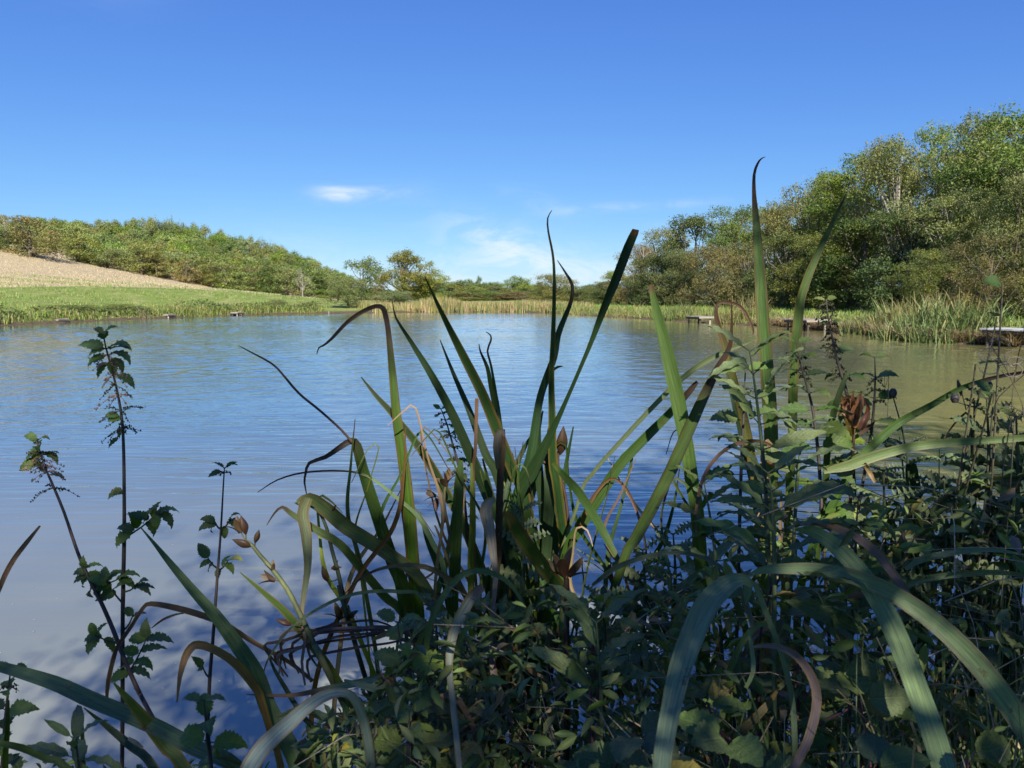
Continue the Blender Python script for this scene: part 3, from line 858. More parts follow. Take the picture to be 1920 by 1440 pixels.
# ------------------------------------------------------------------ bank growth (massed, nobody could count it)
def blades_np(pos, hgt, wid, lean, curve, seg=3):
    """tapered grass or reed blades; pos (n,3); returns V, quads, n verts per blade"""
    n = len(pos)
    an = rng.random(n) * 2 * np.pi
    dirv = np.stack([np.cos(an), np.sin(an), np.zeros(n)], 1)
    sd = rng.random(n) * np.pi
    side = np.stack([np.cos(sd), np.sin(sd), np.zeros(n)], 1)
    rows = []
    for k in range(seg + 1):
        t = k / seg
        c = pos + np.array([0, 0, 1]) * (hgt * (t - .35 * curve * t ** 2.4))[:, None] + dirv * (hgt * (lean * t + curve * t ** 2.2))[:, None]
        w = wid * (1 - t) ** .7 * .5 + .0006
        rows += [c - side * w[:, None], c + side * w[:, None]]
    V = np.stack(rows, 1).reshape(-1, 3)
    m = 2 * (seg + 1)
    q = np.array([[2 * k, 2 * k + 1, 2 * k + 3, 2 * k + 2] for k in range(seg)])
    Fq = (np.arange(n)[:, None, None] * m + q[None]).reshape(-1, 4)
    return V, Fq, m

def stuff_blades(name, pos, hgt, wid, lean, curve, cols, wts=None, seg=3, mat=None):
    V, Fq, m = blades_np(pos, hgt, wid, lean, curve, seg)
    pick = rng.choice(len(cols), len(pos), p=wts)
    T = np.repeat(np.array(cols)[pick], m, 0)
    return link(name, np_mesh(name, V, Fq, mat or M_MASS, T), kind='stuff')

def along_shore(n, px0, px1, s0, s1):
    """random points on land s0..s1 m back from the traced shore between two photo columns"""
    S = np.array([(p, *P0(p, r)[:2]) for p, r in shore_px][::-1])
    S = S[np.argsort(S[:, 0])]
    D = np.array(catmull(np.column_stack([S[:, 1], S[:, 2], S[:, 0]]), 1.0))
    D = D[(D[:, 2] >= px0) & (D[:, 2] <= px1)]
    seg = np.linalg.norm(np.diff(D[:, :2], axis=0), axis=1); cum = np.concatenate([[0], np.cumsum(seg)])
    u = rng.random(n) * cum[-1]
    x = np.interp(u, cum, D[:, 0]); y = np.interp(u, cum, D[:, 1])
    dx = np.interp(u + .3, cum, D[:, 0]) - np.interp(u - .3, cum, D[:, 0]); dy = np.interp(u + .3, cum, D[:, 1]) - np.interp(u - .3, cum, D[:, 1])
    L = np.hypot(dx, dy) + 1e-9
    nx, ny = dy / L, -dx / L
    tst = lake_sd(x + nx * .5, y + ny * .5)
    sg = np.where(tst > 0, 1, -1)
    s = s0 + (s1 - s0) * rng.random(n) ** 1.2
    x = x + nx * sg * s; y = y + ny * sg * s
    return np.stack([x, y, ground_h(x, y) - .02], 1), u

GRASSY = [(0.165, 0.240, 0.045), (0.255, 0.300, 0.068), (0.360, 0.330, 0.105), (0.105, 0.165, 0.045), (0.495, 0.390, 0.180)]
def clumpy(u, f, seed):
    return .55 + .45 * np.sin(u * f + seed) * np.sin(u * f * .37 + seed * 2.1) + .25 * np.sin(u * f * 2.3 + seed * .7)
# western bank: rank grass and herbs
p, u = along_shore(15000, -350, 610, .05, 3.2)
h = np.clip(.66 * clumpy(u, .35, 1.0), .2, 1.0) * rng.uniform(.6, 1.3, len(p))
stuff_blades('bank_grass', p, h, np.full(len(p), .045), rng.normal(0, .15, len(p)), rng.uniform(.05, .5, len(p)), GRASSY, [.32, .26, .18, .16, .08])
# western bank: leafy herbs
p, u = along_shore(5200, -350, 610, .2, 2.6)
p[:, 2] += rng.uniform(.08, .8, len(p)) * np.clip(clumpy(u, .5, 3.0), .2, 1.1)
nr = rand_unit(len(p)) + np.array([0, 0, .8]); nr /= np.linalg.norm(nr, axis=1, keepdims=True)
V, Fq = leaf_hex(p, nr, rng.uniform(.05, .11, len(p)))
T = np.repeat(np.array([(.05, .09, .02), (.09, .14, .03), (.14, .17, .05), (.17, .12, .06)])[rng.choice(4, len(p), p=[.35, .35, .2, .1])], 6, 0)
link('bank_herbs', np_mesh('bank_herbs', V, Fq, M_MASS, T), kind='stuff')
# far shore: reed bed
p, u = along_shore(9500, 700, 1030, .0, 4.5)
h = rng.uniform(.55, 1.1, len(p)) * np.clip(clumpy(u, .45, 2.0), .65, 1.1)
stuff_blades('reeds', p, h, np.full(len(p), .05), rng.normal(0, .07, len(p)), rng.uniform(0, .16, len(p)), [(.40, .30, .14), (.28, .26, .09), (.16, .21, .055), (.50, .39, .21)], [.3, .24, .3, .16])
# stubble stalks standing on the field, and ragged grass along its foot
Yr = rng.uniform(64, 124, 90000)
xs = np.column_stack([rng.uniform(-985, -430, 90000) / F * Yr, Yr])
a, b_ = PY(0, 538.5, 66), PY(450, 546.5, 82)
ln = xs[:, 1] - (a.y + (xs[:, 0] - a.x) * (b_.y - a.y) / (b_.x - a.x))
row_ = np.sin((xs[:, 0] * .72 + xs[:, 1] * -.69) * 4.2 + np.sin(xs[:, 0] * .2))
xs = xs[(ln > .1) & (row_ > .1)][:20000]
p = np.column_stack([xs, ground_h(xs[:, 0], xs[:, 1]) - .01])
stuff_blades('stubble', p, rng.uniform(.08, .24, len(p)), np.full(len(p), .05), rng.normal(0, .3, len(p)), rng.uniform(0, .4, len(p)), [(.56, .48, .31), (.50, .42, .26), (.42, .34, .20), (.38, .35, .15)], [.4, .35, .17, .08], seg=2)
Yr = rng.uniform(40, 90, 60000)
xs = np.column_stack([rng.uniform(-985, -340, 60000) / F * Yr, Yr])
sd = lake_sd(xs[:, 0], xs[:, 1])
xs = xs[(sd > 2.0)][:15000]
p = np.column_stack([xs, ground_h(xs[:, 0], xs[:, 1]) - .01])
stuff_blades('meadow_grass', p, rng.uniform(.06, .2, len(p)) * (1 + .6 * np.sin(xs[:, 0] * .5 + xs[:, 1] * .9)), np.full(len(p), .06), rng.normal(0, .3, len(p)), rng.uniform(.1, .5, len(p)), [(.18, .27, .055), (.24, .31, .07), (.36, .35, .14), (.14, .21, .045)], [.4, .3, .12, .18], seg=2)
# eastern bank: sedge and grass fringe
p, u = along_shore(11000, 1020, 1940, .0, 1.6)
h = np.clip(.55 * clumpy(u, .55, .4), .12, .85) * rng.uniform(.6, 1.25, len(p))
stuff_blades('sedge_fringe', p, h, np.full(len(p), .035), rng.normal(0, .22, len(p)), rng.uniform(.1, .6, len(p)), [(.20, .27, .06), (.30, .31, .10), (.14, .20, .05), (.38, .31, .15), (.12, .08, .04)], [.36, .24, .24, .10, .06])
# dead stems slumped over the eastern water edge
p, u = along_shore(5500, 1420, 1940, -.3, .12)
p[:, 2] = np.maximum(p[:, 2], .02) + rng.uniform(0, .16, len(p))
stuff_blades('fallen_stems', p, rng.uniform(.25, .5, len(p)), np.full(len(p), .02), rng.normal(0, 1.1, len(p)), rng.uniform(.3, .9, len(p)), [(.36, .26, .15), (.22, .15, .08), (.48, .37, .23), (.10, .07, .045)])
# mown strip on the east
Yr = rng.uniform(26, 75, 60000)
xs = np.column_stack([rng.uniform(80, 970, 60000) / F * Yr, Yr])
sd = lake_sd(xs[:, 0], xs[:, 1])
xs = xs[(sd > 1.2) & (sd < 16)][:14000]
p = np.column_stack([xs, ground_h(xs[:, 0], xs[:, 1]) - .01])
stuff_blades('grass', p, rng.uniform(.08, .3, len(p)), np.full(len(p), .04), rng.normal(0, .2, len(p)), rng.uniform(.1, .5, len(p)), [(.17, .27, .05), (.25, .31, .07), (.34, .32, .12)], [.55, .32, .13], seg=2)

# iris and sedge clumps one can tell apart on the eastern bank: each blade a part
def clump(x, y, n, height, width, lab, cols, name='iris_clump', cat='iris clump', spread=.35, group='iris and sedge clumps on the right bank', lean=.35):
    z = G(x, y)
    o = thing(name, (x, y, z), lab, cat, group)
    protos = []
    for k in range(6):
        V, Fq, m = blades_np(np.zeros((1, 3)), np.array([height]), np.array([width]), np.array([lean * rng.uniform(.2, 1.0)]), np.array([rng.uniform(.05, .55)]), 5)
        protos.append(np_mesh('clump_blade', V, Fq, M_MASS, np.repeat(np.array([cols[k % len(cols)]]), m, 0)))
    for k in range(n):
        b = link('blade', protos[int(rng.integers(6))], o)
        r = spread * math.sqrt(rng.random()); an = rng.random() * 6.28
        bx, by = r * math.cos(an) * 1.6, r * math.sin(an)
        b.location = (bx, by, G(x + bx, y + by) - z - .03)
        b.rotation_euler = (rng.normal() * .12, rng.normal() * .12, rng.random() * 6.28)
        sc_ = rng.uniform(.55, 1.1); b.scale = (sc_, sc_, sc_)
    return o
IRC = [(0.16, .25, .06), (.20, .29, .07), (0.300, 0.360, 0.105), (0.225, 0.300, 0.083), (0.420, 0.405, 0.135), (0.180, 0.255, 0.075), (0.495, 0.405, 0.165), (0.150, 0.225, 0.090)]
GOLD = [(0.450, 0.375, 0.120), (0.360, 0.330, 0.105), (0.540, 0.420, 0.150), (0.270, 0.270, 0.075), (0.420, 0.300, 0.135), (0.300, 0.300, 0.090)]
def at_bank(px, row, back):
    a = P0(px, row); 
    d = Vector((a.x, a.y)).normalized() * back
    return a.x + d.x, a.y + d.y
for px, row, back, n, hh, ww, lab, cols, nm, sp in (
    (1700, 640, .7, 240, 1.1, .05, 'largest pale iris bed on the right bank, its left half', IRC, 'iris_clump', .75),
    (1775, 645, .8, 260, 1.22, .05, 'tallest sunlit iris bed left of the white-topped platform', IRC, 'iris_clump', .8),
    (1838, 646, 1.0, 150, 1.0, .05, 'green iris tuft touching the white-topped platform', IRC, 'iris_clump', .5),
    (1745, 640, 2.2, 180, 1.3, .04, 'golden grass standing behind the big iris beds', GOLD, 'sedge_clump', .8),
    (1620, 628, .7, 140, 1.1, .05, 'spiky iris clump leaning left, right of the middle platform', IRC, 'iris_clump', .55),
    (1655, 632, 1.2, 120, 1.1, .05, 'brownish iris clump between the spiky clump and the big bed', GOLD, 'iris_clump', .5),
    (1392, 609, .6, 280, 1.3, .04, 'rounded golden sedge tussock between the two right platforms', GOLD, 'sedge_clump', .85),
    (1262, 602, .6, 120, 1.1, .045, 'pale green iris clump left of the farther right platform', IRC, 'iris_clump', .7),
    (1335, 606, .8, 40, .7, .04, 'low iris tuft beside the farther right platform', IRC, 'iris_clump', .4),
    (1170, 597, .8, 70, .95, .045, 'straw-tinted sedge clump under the blunt cut blade', GOLD, 'sedge_clump', .8),
    (1095, 592, .8, 70, .95, .045, 'mixed green sedge clump at the far right corner of the pond', GOLD, 'sedge_clump', .9),
    (350, 596, .8, 80, .8, .06, 'bright yellow-green iris clump on the left bank between two platforms', [(.20, .25, .04), (.26, .28, .05), (.15, .21, .04)], 'iris_clump', .75),
    (490, 591, .8, 60, .75, .06, 'yellow-green iris clump right of the far left-bank platform', [(.18, .22, .05), (.24, .24, .06), (.14, .18, .04)], 'iris_clump', .8),
    (270, 600, 2.0, 24, 1.1, .05, 'tall straw-coloured grass spike on the left bank', [(.32, .27, .12), (.4, .33, .16)], 'grass_clump', .3)):
    x, y = at_bank(px, row, back)
    clump(x, y, n, hh, ww, lab, cols, nm, nm.replace('_', ' '), sp)

# rounded bushes low on the western bank
for px, Y, top, hw, lab in ((515, 62, 562, 26, 'dark bush on the left bank above the yellow-green iris clump'), (130, 46, 572, 60, 'bramble bush on the left bank behind the nearest platform'), (575, 66, 568, 30, 'brown bank bush at the far left corner of the water'), (230, 50, 578, 40, 'low green bank bush left of the straw-coloured grass spike')):
    b = PY(px, 570, Y); zb = G(b.x, Y)
    place_tree(near_protos['olive'][0] if 'brown' not in lab else near_protos['brown'][1], b.x, Y, max(.5, PY(px, top, Y).z - zb), hw / F * Y, lab, 'bush', 'bush', 'bushes on the left bank')

# ------------------------------------------------------------------ fishing platforms
def platform(px, row, wpx, depth, deckz, lab, n_planks=6, deckmat=None, rot=0.0, legs=4):
    a = P0(px, row)
    Y = a.y + depth * .4
    w = wpx / F * a.y
    o = thing('fishing_platform', (a.x, Y, 0), lab, 'fishing platform', 'fishing platforms round the pond')
    o.rotation_euler = (0, 0, rot)
    pm = MB(); box(pm, (0, 0, 0), (w / 2, depth / n_planks / 2 - .006, .022))
    pl = pm.mesh('platform_plank', deckmat or M_WOOD, False)
    for k in range(n_planks):
        b = link('plank', pl, o)
        b.location = (rng.normal() * .008, -depth / 2 + depth * (k + .5) / n_planks, deckz + rng.normal() * .003)
        b.rotation_euler = (0, 0, rng.normal() * .004)
    for s in (-1, 1):
        bm = MB(); box(bm, (s * w * .40, 0, deckz - .022 - .055), (.03, depth / 2 - .02, .05)); link('beam', bm.mesh('beam', M_DARKWOOD, False), o)
    fb = MB(); box(fb, (0, -depth / 2 - .017, deckz - .045), (w / 2, .014, .035)); link('front_board', fb.mesh('front_board', M_WOOD, False), o)
    for s in (-1, 1):
        for q in ((-1, 1) if legs == 4 else (-1,)):
            lm = MB(); tube(lm, [(s * w * .33, q * depth * .4, -.7), (s * w * .33, q * depth * .4, deckz - .03)], [.045, .042], 8)
            link('leg', lm.mesh('leg', M_POST if q < 0 and s > 0 else M_DARKWOOD), o)
    return o
platform(1522, 621, 60, 1.5, .46, 'grey wooden fishing platform with one pale leg, middle of the three on the right bank', rot=.35)
platform(1316, 607, 32, 1.4, .36, 'farther small grey fishing platform beside the golden tussock on the right bank', rot=.3)
platform(1926, 652, 76, 1.4, .50, 'white-topped fishing platform at the right edge of the photo', deckmat=M_WHITEDECK, rot=.5)
platform(443, 592, 17, .7, .24, 'farther fishing platform with dark legs on the left bank', rot=-.4)
platform(315, 596.5, 13, .6, .24, 'smaller fishing platform in the grass of the left bank', rot=-.4)
platform(112, 605.5, 9, .6, .2, 'nearest left-bank platform, almost hidden in grass', rot=-.4)
a = P0(617, 588); pm = MB(); tube(pm, [(0, 0, -.6), (0.01, 0, .2)], [.04, .036], 8)
o = link('mooring_post', pm.mesh('mooring_post', M_WOOD), label='short pale post standing in the water at the far left corner', category='post'); o.location = (a.x, a.y - .1, 0)

# floating specks
n = 60
pts = []
while len(pts) < n:
    px, row = rng.uniform(0, 700), rng.uniform(960, 1300); a = P0(px, row)
    if lake_sd(np.array([a.x]), np.array([a.y]))[0] < -.15: pts.append((a.x, a.y, .004))
V, Fq = leaf_quads(np.array(pts), np.tile([[0, 0, 1.0]], (n, 1)) + rng.normal(size=(n, 3)) * .02, rng.uniform(.002, .007, n), .7, .02)
link('floating_specks', np_mesh('floating_specks', V, Fq, M_MASS, np.tile([[.55, .5, .42]], (len(V), 1))), kind='stuff')

rng = np.random.default_rng(66)

# ------------------------------------------------------------------ near bank: leaf meshes
GRN, DEEP, TEAL, YGR = (.046, .092, .014), (.024, .052, .015), (.165, .225, .110), (.15, .19, .03)  # YGR paints in some sunlight, TEAL some sky sheen, over the leaf colour
BRN, TAN, GREY, DBR, MAUVE, OCH = (.15, .075, .032), (.34, .235, .13), (.23, .205, .17), (.050, .030, .018), (.17, .12, .11), (.22, .15, .03)
def lerp3(a, b, t): return tuple(a[i] * (1 - t) + b[i] * t for i in range(3))

def to_ground(last, root):
    return root

def strap(plant, trace, d0, d1, tint=GRN, tip=None, tipfrac=0.0, root=None, twist=None, edge=None, name='leaf', label=None, keel=.16, step=.018, flute=0.0):
    """one strap leaf: trace of (px, row, width px) from the tip down, depths d0 (tip) .. d1 (last point), then on to its root"""
    tr = np.array(trace, float)
    n = len(tr)
    cum = np.concatenate([[0], np.cumsum(np.hypot(np.diff(tr[:, 0]), np.diff(tr[:, 1])))])
    rows = []
    for i in range(n):
        t = cum[i] / cum[-1]
        d = d0 + (d1 - d0) * t + .02 * math.sin(3.1 * t + tr[0, 0])
        p = P(tr[i, 0], tr[i, 1], d)
        rows.append((p.x, p.y, p.z, tr[i, 2] / F * d * .9))
    if root is not None:
        rx, ry = root
        rz = min(G(rx, ry), .55) - .04
        w = rows[-1][3]
        a = np.array(rows[-1][:3]); b = np.array((rx, ry, rz)); L = np.linalg.norm(b - a)
        if L > .05:
            if L > .25:
                prev = np.array(rows[-2][:3]); dirn = (a - prev) / (np.linalg.norm(a - prev) + 1e-9)
                m = a + dirn * L * .3; m = m * .55 + (a + (b - a) * .42) * .45
                rows.append((*m, w * 1.05))
            rows.append((*b, w * .9))
    A = catmull(rows, step)
    A[:, 3] = np.maximum(A[:, 3], .0008)
    if edge is None and rng.random() < .35: edge = lerp3(BRN, OCH, rng.random())
    m = len(A)
    V, U, T = [], [], []
    seg = np.concatenate([[0], np.cumsum(np.linalg.norm(np.diff(A[:, :3], axis=0), axis=1))])
    vis = sum(np.linalg.norm(np.array(rows[i + 1][:3]) - np.array(rows[i][:3])) for i in range(n - 1))
    tw0 = rng.normal() * .32 if twist is None else twist
    tw1 = rng.normal() * .35
    camp = Vector((0, 0, H))
    ph = rng.random() * 9
    for i in range(m):
        p = Vector(A[i, :3])
        t = Vector(A[min(i + 1, m - 1), :3]) - Vector(A[max(i - 1, 0), :3]); t.normalize()
        v = (camp - p).normalized()
        s = t.cross(v)
        if s.length < .05: s = Vector((1, 0, 0))
        s.normalize()
        f = seg[i] / max(seg[-1], 1e-6)
        an = tw0 + tw1 * f
        nrm = s.cross(t).normalized()
        s2 = s * math.cos(an) + nrm * math.sin(an)
        n2 = nrm * math.cos(an) - s * math.sin(an)
        hw = A[i, 3] / 2 / max(.72, math.cos(an))
        q = min(1.0, seg[i] / vis)
        base = tint
        k = 0.0
        if tip is not None and tipfrac > 0:
            k = float(1 - sstep(tipfrac * .72, tipfrac * 1.15, q))
        for j in range(5):
            o = j / 2 - 1
            und = flute * hw * math.sin(seg[i] * 60 + j * 1.3 + ph)
            V.append(p + s2 * (o * hw) - n2 * (keel * hw * 2 * (1 - abs(o)) - und))
            U.append((o, seg[i] * 10 + ph))
            c = lerp3(base, tip, k) if tip is not None else base
            if edge is not None and j in (0, 4):
                c = lerp3(c, edge, .75)
            # old growth yellows a little towards the foot
            T.append(lerp3(c, OCH, .12 * float(sstep(.75, 1.0, f))))
    Fq = [(i * 5 + j, i * 5 + j + 1, (i + 1) * 5 + j + 1, (i + 1) * 5 + j) for i in range(m - 1) for j in range(4)]
    base_loc = np.array(plant.location)
    me = np_mesh(name, np.array([tuple(v) for v in V]) - base_loc, Fq, M_BLADE, np.array(T), np.array(U))
    return link(name, me, plant, label=label)

def broad_leaf_mesh(name, kind, tint, seedk=0):
    """unit-length leaf along +Y, face up +Z; kinds differ in outline, teeth and droop"""
    r = random.Random(seedk * 13 + len(kind))
    NL = {'nettle': 18, 'lance': 14, 'bramble': 18, 'thistle': 22, 'round': 14}[kind]
    rows = []
    droop = {'nettle': .72, 'lance': .45, 'bramble': .18, 'thistle': .3, 'round': .25}[kind] * r.uniform(.5, 1.35)
    wave = {'nettle': .03, 'lance': .03, 'bramble': .03, 'thistle': .09, 'round': .04}[kind]
    y = z = 0.0
    V, U, T = [], [], []
    ang = .25 * r.random()
    for i in range(NL + 1):
        t = i / NL
        if kind == 'nettle':
            w = .27 * (math.sin(math.pi * min(1, t ** .72)) ** .85) * (1.05 - .28 * t); w *= 1 + (.17 if i % 2 else -.10)
        elif kind == 'lance':
            w = .118 * math.sin(math.pi * t ** .8) ** .85
        elif kind == 'bramble':
            w = .36 * math.sin(math.pi * t ** .78) ** .75; w *= 1 + (.07 if i % 2 else -.05)
        elif kind == 'round':
            w = .44 * math.sin(math.pi * t ** .7) ** .6
        else:
            w = .24 * math.sin(math.pi * t ** .75) ** .6
            w *= (1.25 if i % 4 == 1 else (.95 if i % 4 == 2 else (.45 if i % 4 == 3 else .30)))
        w = max(w, .004)
        a = ang - droop * 1.9 * t * t
        if i: y += math.cos(a) / NL; z += math.sin(a) / NL
        for j in range(5):
            o = j / 2 - 1
            cup = .22 * w * (abs(o) ** 1.3)
            sp = wave * math.sin(i * 1.55 + j * 2.2 + seedk) * abs(o)
            back = -.05 * abs(o) if kind != 'thistle' else .03 * abs(o)
            V.append((o * w, y + back * w, z + cup + sp + (.006 if kind == 'thistle' and abs(o) == 1 and i % 4 == 1 else 0)))
            U.append((o, t))
            c = tint
            if abs(o) == 1 and kind in ('thistle',) and i % 4 == 1: c = lerp3(tint, (.35, .35, .2), .5)
            T.append(c)
    Fq = [(i * 5 + j, i * 5 + j + 1, (i + 1) * 5 + j + 1, (i + 1) * 5 + j) for i in range(NL) for j in range(4)]
    return np_mesh(name, V, Fq, M_BROAD, np.array(T), np.array(U))

LEAF = {}
for kind, cols in (('nettle', [(.105, .165, .036), (.125, .180, .042), (.090, .145, .036), (.22, .23, .05)]),
                   ('lance', [(.145, .200, .075), (.165, .215, .085), (.125, .175, .065), (.20, .22, .06)]),
                   ('bramble', [(.120, .165, .055), (.140, .185, .065), (.105, .145, .050), (.30, .24, .06)]),
                   ('thistle', [(.155, .205, .090), (.180, .225, .105), (.135, .185, .080), (.165, .21, .095)]),
                   ('round', [(.075, .15, .030), (.09, .17, .035), (.06, .12, .03), (.16, .15, .03)])):
    LEAF[kind] = [broad_leaf_mesh(kind + '_leaf', kind, c, q) for q, c in enumerate(cols) for _ in (0,)] + [broad_leaf_mesh(kind + '_leaf', kind, cols[q], q + 5) for q in (0, 1)]

def put_leaf(plant, kind, pos, direction, length, up=(0, -.38, .92), variant=None, width=1.0, roll=0.0, name='leaf'):
    L = LEAF[kind]
    if kind in ('nettle', 'thistle'): length *= 1.15
    v = variant if variant is not None else int(rng.choice([0, 1, 2, 4, 5, 3], p=[.24, .22, .2, .15, .15, .04]))
    o = link(name, L[v], plant)
    y = Vector(direction).normalized(); u = Vector(up)
    x = y.cross(u)
    if x.length < .1: x = y.cross(Vector((0.3, -1, .2)))
    x.normalize(); z = x.cross(y)
    if roll:
        x, z = x * math.cos(roll) + z * math.sin(roll), z * math.cos(roll) - x * math.sin(roll)
    Mx = Matrix((x, y, z)).transposed().to_4x4()
    o.matrix_local = Matrix.Translation(Vector(pos) - plant.location) @ Mx @ Matrix.Diagonal((length * width, length, length, 1))
    return o

def tassel(plant, pos, direction, length, tint, n=3):
    """drooping branched seed strings of a nettle node"""
    mb = MB()
    pos = Vector(pos); dv = Vector(direction).normalized()
    for q in range(n):
        d = (dv + Vector(rand_unit(1)[0]) * .6).normalized()
        L = length * rng.uniform(.55, 1.1)
        pts = [pos + d * (L * t) + Vector((0, 0, -.45 * L * t * t)) for t in (0, .3, .6, 1)]
        tube(mb, [p - plant.location for p in pts], [.0008, .0007, .0006, .0005], 3, tint)
        for k in range(int(9 * L / .03)):
            t = rng.uniform(.12, 1)
            c = pos + d * (L * t) + Vector((0, 0, -.45 * L * t * t)) + Vector(rand_unit(1)[0]) * .0024 - plant.location
            s = rng.uniform(.0012, .0024)
            V = [c + Vector(v) * s for v in ((1, 0, 0), (0, 1, 0), (-1, 0, 0), (0, -1, 0), (0, 0, 1.2), (0, 0, -1.2))]
            mb.add(V, [(0, 1, 4, 4), (1, 2, 4, 4), (2, 3, 4, 4), (3, 0, 4, 4), (1, 0, 5, 5), (2, 1, 5, 5), (3, 2, 5, 5), (0, 3, 5, 5)], tint)
    # triangles were written as degenerate quads: rebuild cleanly
    V = np.concatenate(mb.V); Fq = np.concatenate(mb.F)
    me = bpy.data.meshes.new('seed_tassel')
    me.from_pydata([tuple(v) for v in V], [], [tuple(dict.fromkeys(map(int, f))) for f in Fq])
    a = me.attributes.new('tint', 'FLOAT_COLOR', 'POINT')
    T = np.ones((len(V), 4), dtype=np.float32); T[:, :3] = np.concatenate(mb.T); a.data.foreach_set('color', T.ravel())
    me.materials.append(M_STEM)
    return link('seed_tassel', me, plant)

def stem_of(plant, rows, radii, tint, name='stem', sides=7, label=None):
    mb = MB()
    A = catmull([(*p, r) for p, r in zip(rows, radii)], .025)
    tube(mb, [Vector(a[:3]) - plant.location for a in A], [max(.0004, a[3]) for a in A], sides, tint)
    return link(name, mb.mesh(name, M_STEM), plant, label=label)

def on_path(rows, t):
    A = np.array([tuple(p) for p in rows]); seg = np.concatenate([[0], np.cumsum(np.linalg.norm(np.diff(A, axis=0), axis=1))]); s = t * seg[-1]
    return Vector((np.interp(s, seg, A[:, 0]), np.interp(s, seg, A[:, 1]), np.interp(s, seg, A[:, 2])))
def foot(p):
    g = G(p.x, p.y); return Vector((p.x, p.y, min(g, p.z) - .03))
VIEWX = Vector((1, 0, 0))
def img_dir(deg, depth=0.0):
    """direction seen at `deg` (0 right, 90 up) with some lean toward (+) or away from the viewer"""
    a = math.radians(deg); return Vector((math.cos(a), -depth, math.sin(a)))

def leafy_stalk(name, label, cat, trace, d, wpx, kind, nodes, tint=(.07, .05, .035), group=None, tassels=(), extra=(), leafname='leaf', lean=0.0, four=False, dbase=None):
    """upright leafy stalk: trace of (px,row) from the tip down; nodes: (t along stem from tip, leaf length px, droop deg)"""
    dbase = d if dbase is None else dbase
    nn = len(trace)
    pts = [P(px, row, d + (dbase - d) * i / max(1, nn - 1)) for i, (px, row) in enumerate(trace)]
    vis_pts = list(pts)
    dl = pts[-1] - pts[-2]
    gz = min(G(pts[-1].x, pts[-1].y), pts[-1].z) - .03
    pts.append(pts[-1] + dl * ((gz - pts[-1].z) / dl.z) if dl.z < -.3 * dl.length else foot(pts[-1]))
    o = thing(name, pts[-1], label, cat, group)
    rr = wpx / F * d / 2
    stem_of(o, pts, [rr * (.35 + .75 * min(1, i / max(1, nn - 1) * 1.4)) for i in range(nn + 1)], tint)
    flip = 0
    for (t, Lpx, dr) in nodes:
        p = on_path(vis_pts, t); L = Lpx / F * d
        flip += 1
        for s in ((1, -1)):
            front = (flip % 2 == 0)
            dv = Vector((s * (.42 if front else 1.0), -s * (.8 if front else .18) + rng.normal() * .15, math.sin(math.radians(dr)) + rng.normal() * .12))
            st = p + dv.normalized() * L * .16
            mb = MB(); tube(mb, [p - o.location, st - o.location], [rr * .42, rr * .3], 4, tint); 
            link('leaf_stalk', mb.mesh('leaf_stalk', M_STEM), o)
            put_leaf(o, kind, st, dv, L * rng.uniform(.8, 1.15), roll=rng.normal() * .3, name=leafname)
    for (t, Lpx, tcol) in tassels:
        p = on_path(vis_pts, t)
        for s in (1, -1):
            tassel(o, p, (s, rng.normal() * .5, .15), Lpx / F * d, tcol, 3)
    for (px, row, deg, Lpx, var, roll, dep) in extra:
        p = P(px, row, d)
        put_leaf(o, kind, p, img_dir(deg, dep), Lpx / F * d, variant=var, roll=roll, name=leafname)
    return o

def sprig(o, px0, row0, px1, row1, d, kind, leaves, tint=(.06, .07, .03), wpx=4):
    """side shoot from the stem with its own leaves: (t, deg, length px, roll)"""
    a, b = P(px0, row0, d), P(px1, row1, d - .01)
    m = (a + b) / 2 + Vector((0, 0, -.004))
    stem_of(o, [a, m, b], [wpx / F * d / 2, wpx / F * d / 2.4, wpx / F * d / 4], tint, 'side_shoot', 5)
    for (t, deg, L, roll) in leaves:
        p = a + (b - a) * t
        put_leaf(o, kind, p, img_dir(deg, rng.uniform(-.4, .5)), L / F * d, roll=roll)

# ------------------------------------------------------------------ seed pods
def pod_mesh(name, split, tint, seedk):
    """dry three-sided iris capsule, unit length along +Z; split ones gape in curling valves"""
    r = random.Random(seedk); mb = MB()
    if not split:
        V, U = [], []; n = 9
        for i in range(n + 1):
            t = i / n
            rad = .155 * math.sin(math.pi * t ** .85) ** 1.15 + .012 + .02 * (1 - t)
            for k in range(12):
                an = 2 * math.pi * k / 12
                rr = rad * (1 + .16 * math.cos(3 * an)) * (1 + .05 * r.random())
                V.append((rr * math.cos(an), rr * math.sin(an), t)); U.append((k / 6 - 1, t))
        Fq = [(i * 12 + k, i * 12 + (k + 1) % 12, (i + 1) * 12 + (k + 1) % 12, (i + 1) * 12 + k) for i in range(n) for k in range(12)]
        mb.add(V, Fq, tint, U)
    else:
        for v in range(3):
            a0 = 2 * math.pi * v / 3 + r.random() * .3
            V, U = [], []; n = 8
            op = r.uniform(.25, .6)
            for i in range(n + 1):
                t = i / n
                w = .22 * math.sin(math.pi * (t * .9 + .08)) ** .8 + .01
                out = .06 + op * t ** 1.8
                for j in range(5):
                    o = j / 2 - 1
                    rad = out + .10 * (1 - o * o) * (1 - .6 * t)
                    V.append((rad * math.cos(a0) - o * w * math.sin(a0), rad * math.sin(a0) + o * w * math.cos(a0), t * (1 - .12 * t * op)))
                    U.append((o, t))
            Fq = [(i * 5 + j, i * 5 + j + 1, (i + 1) * 5 + j + 1, (i + 1) * 5 + j) for i in range(n) for j in range(4)]
            mb.add(V, Fq, lerp3(tint, TAN, .25 * v / 2), U)
    return mb.mesh(name, M_BLADE)
PODB = (.060, .036, .022)
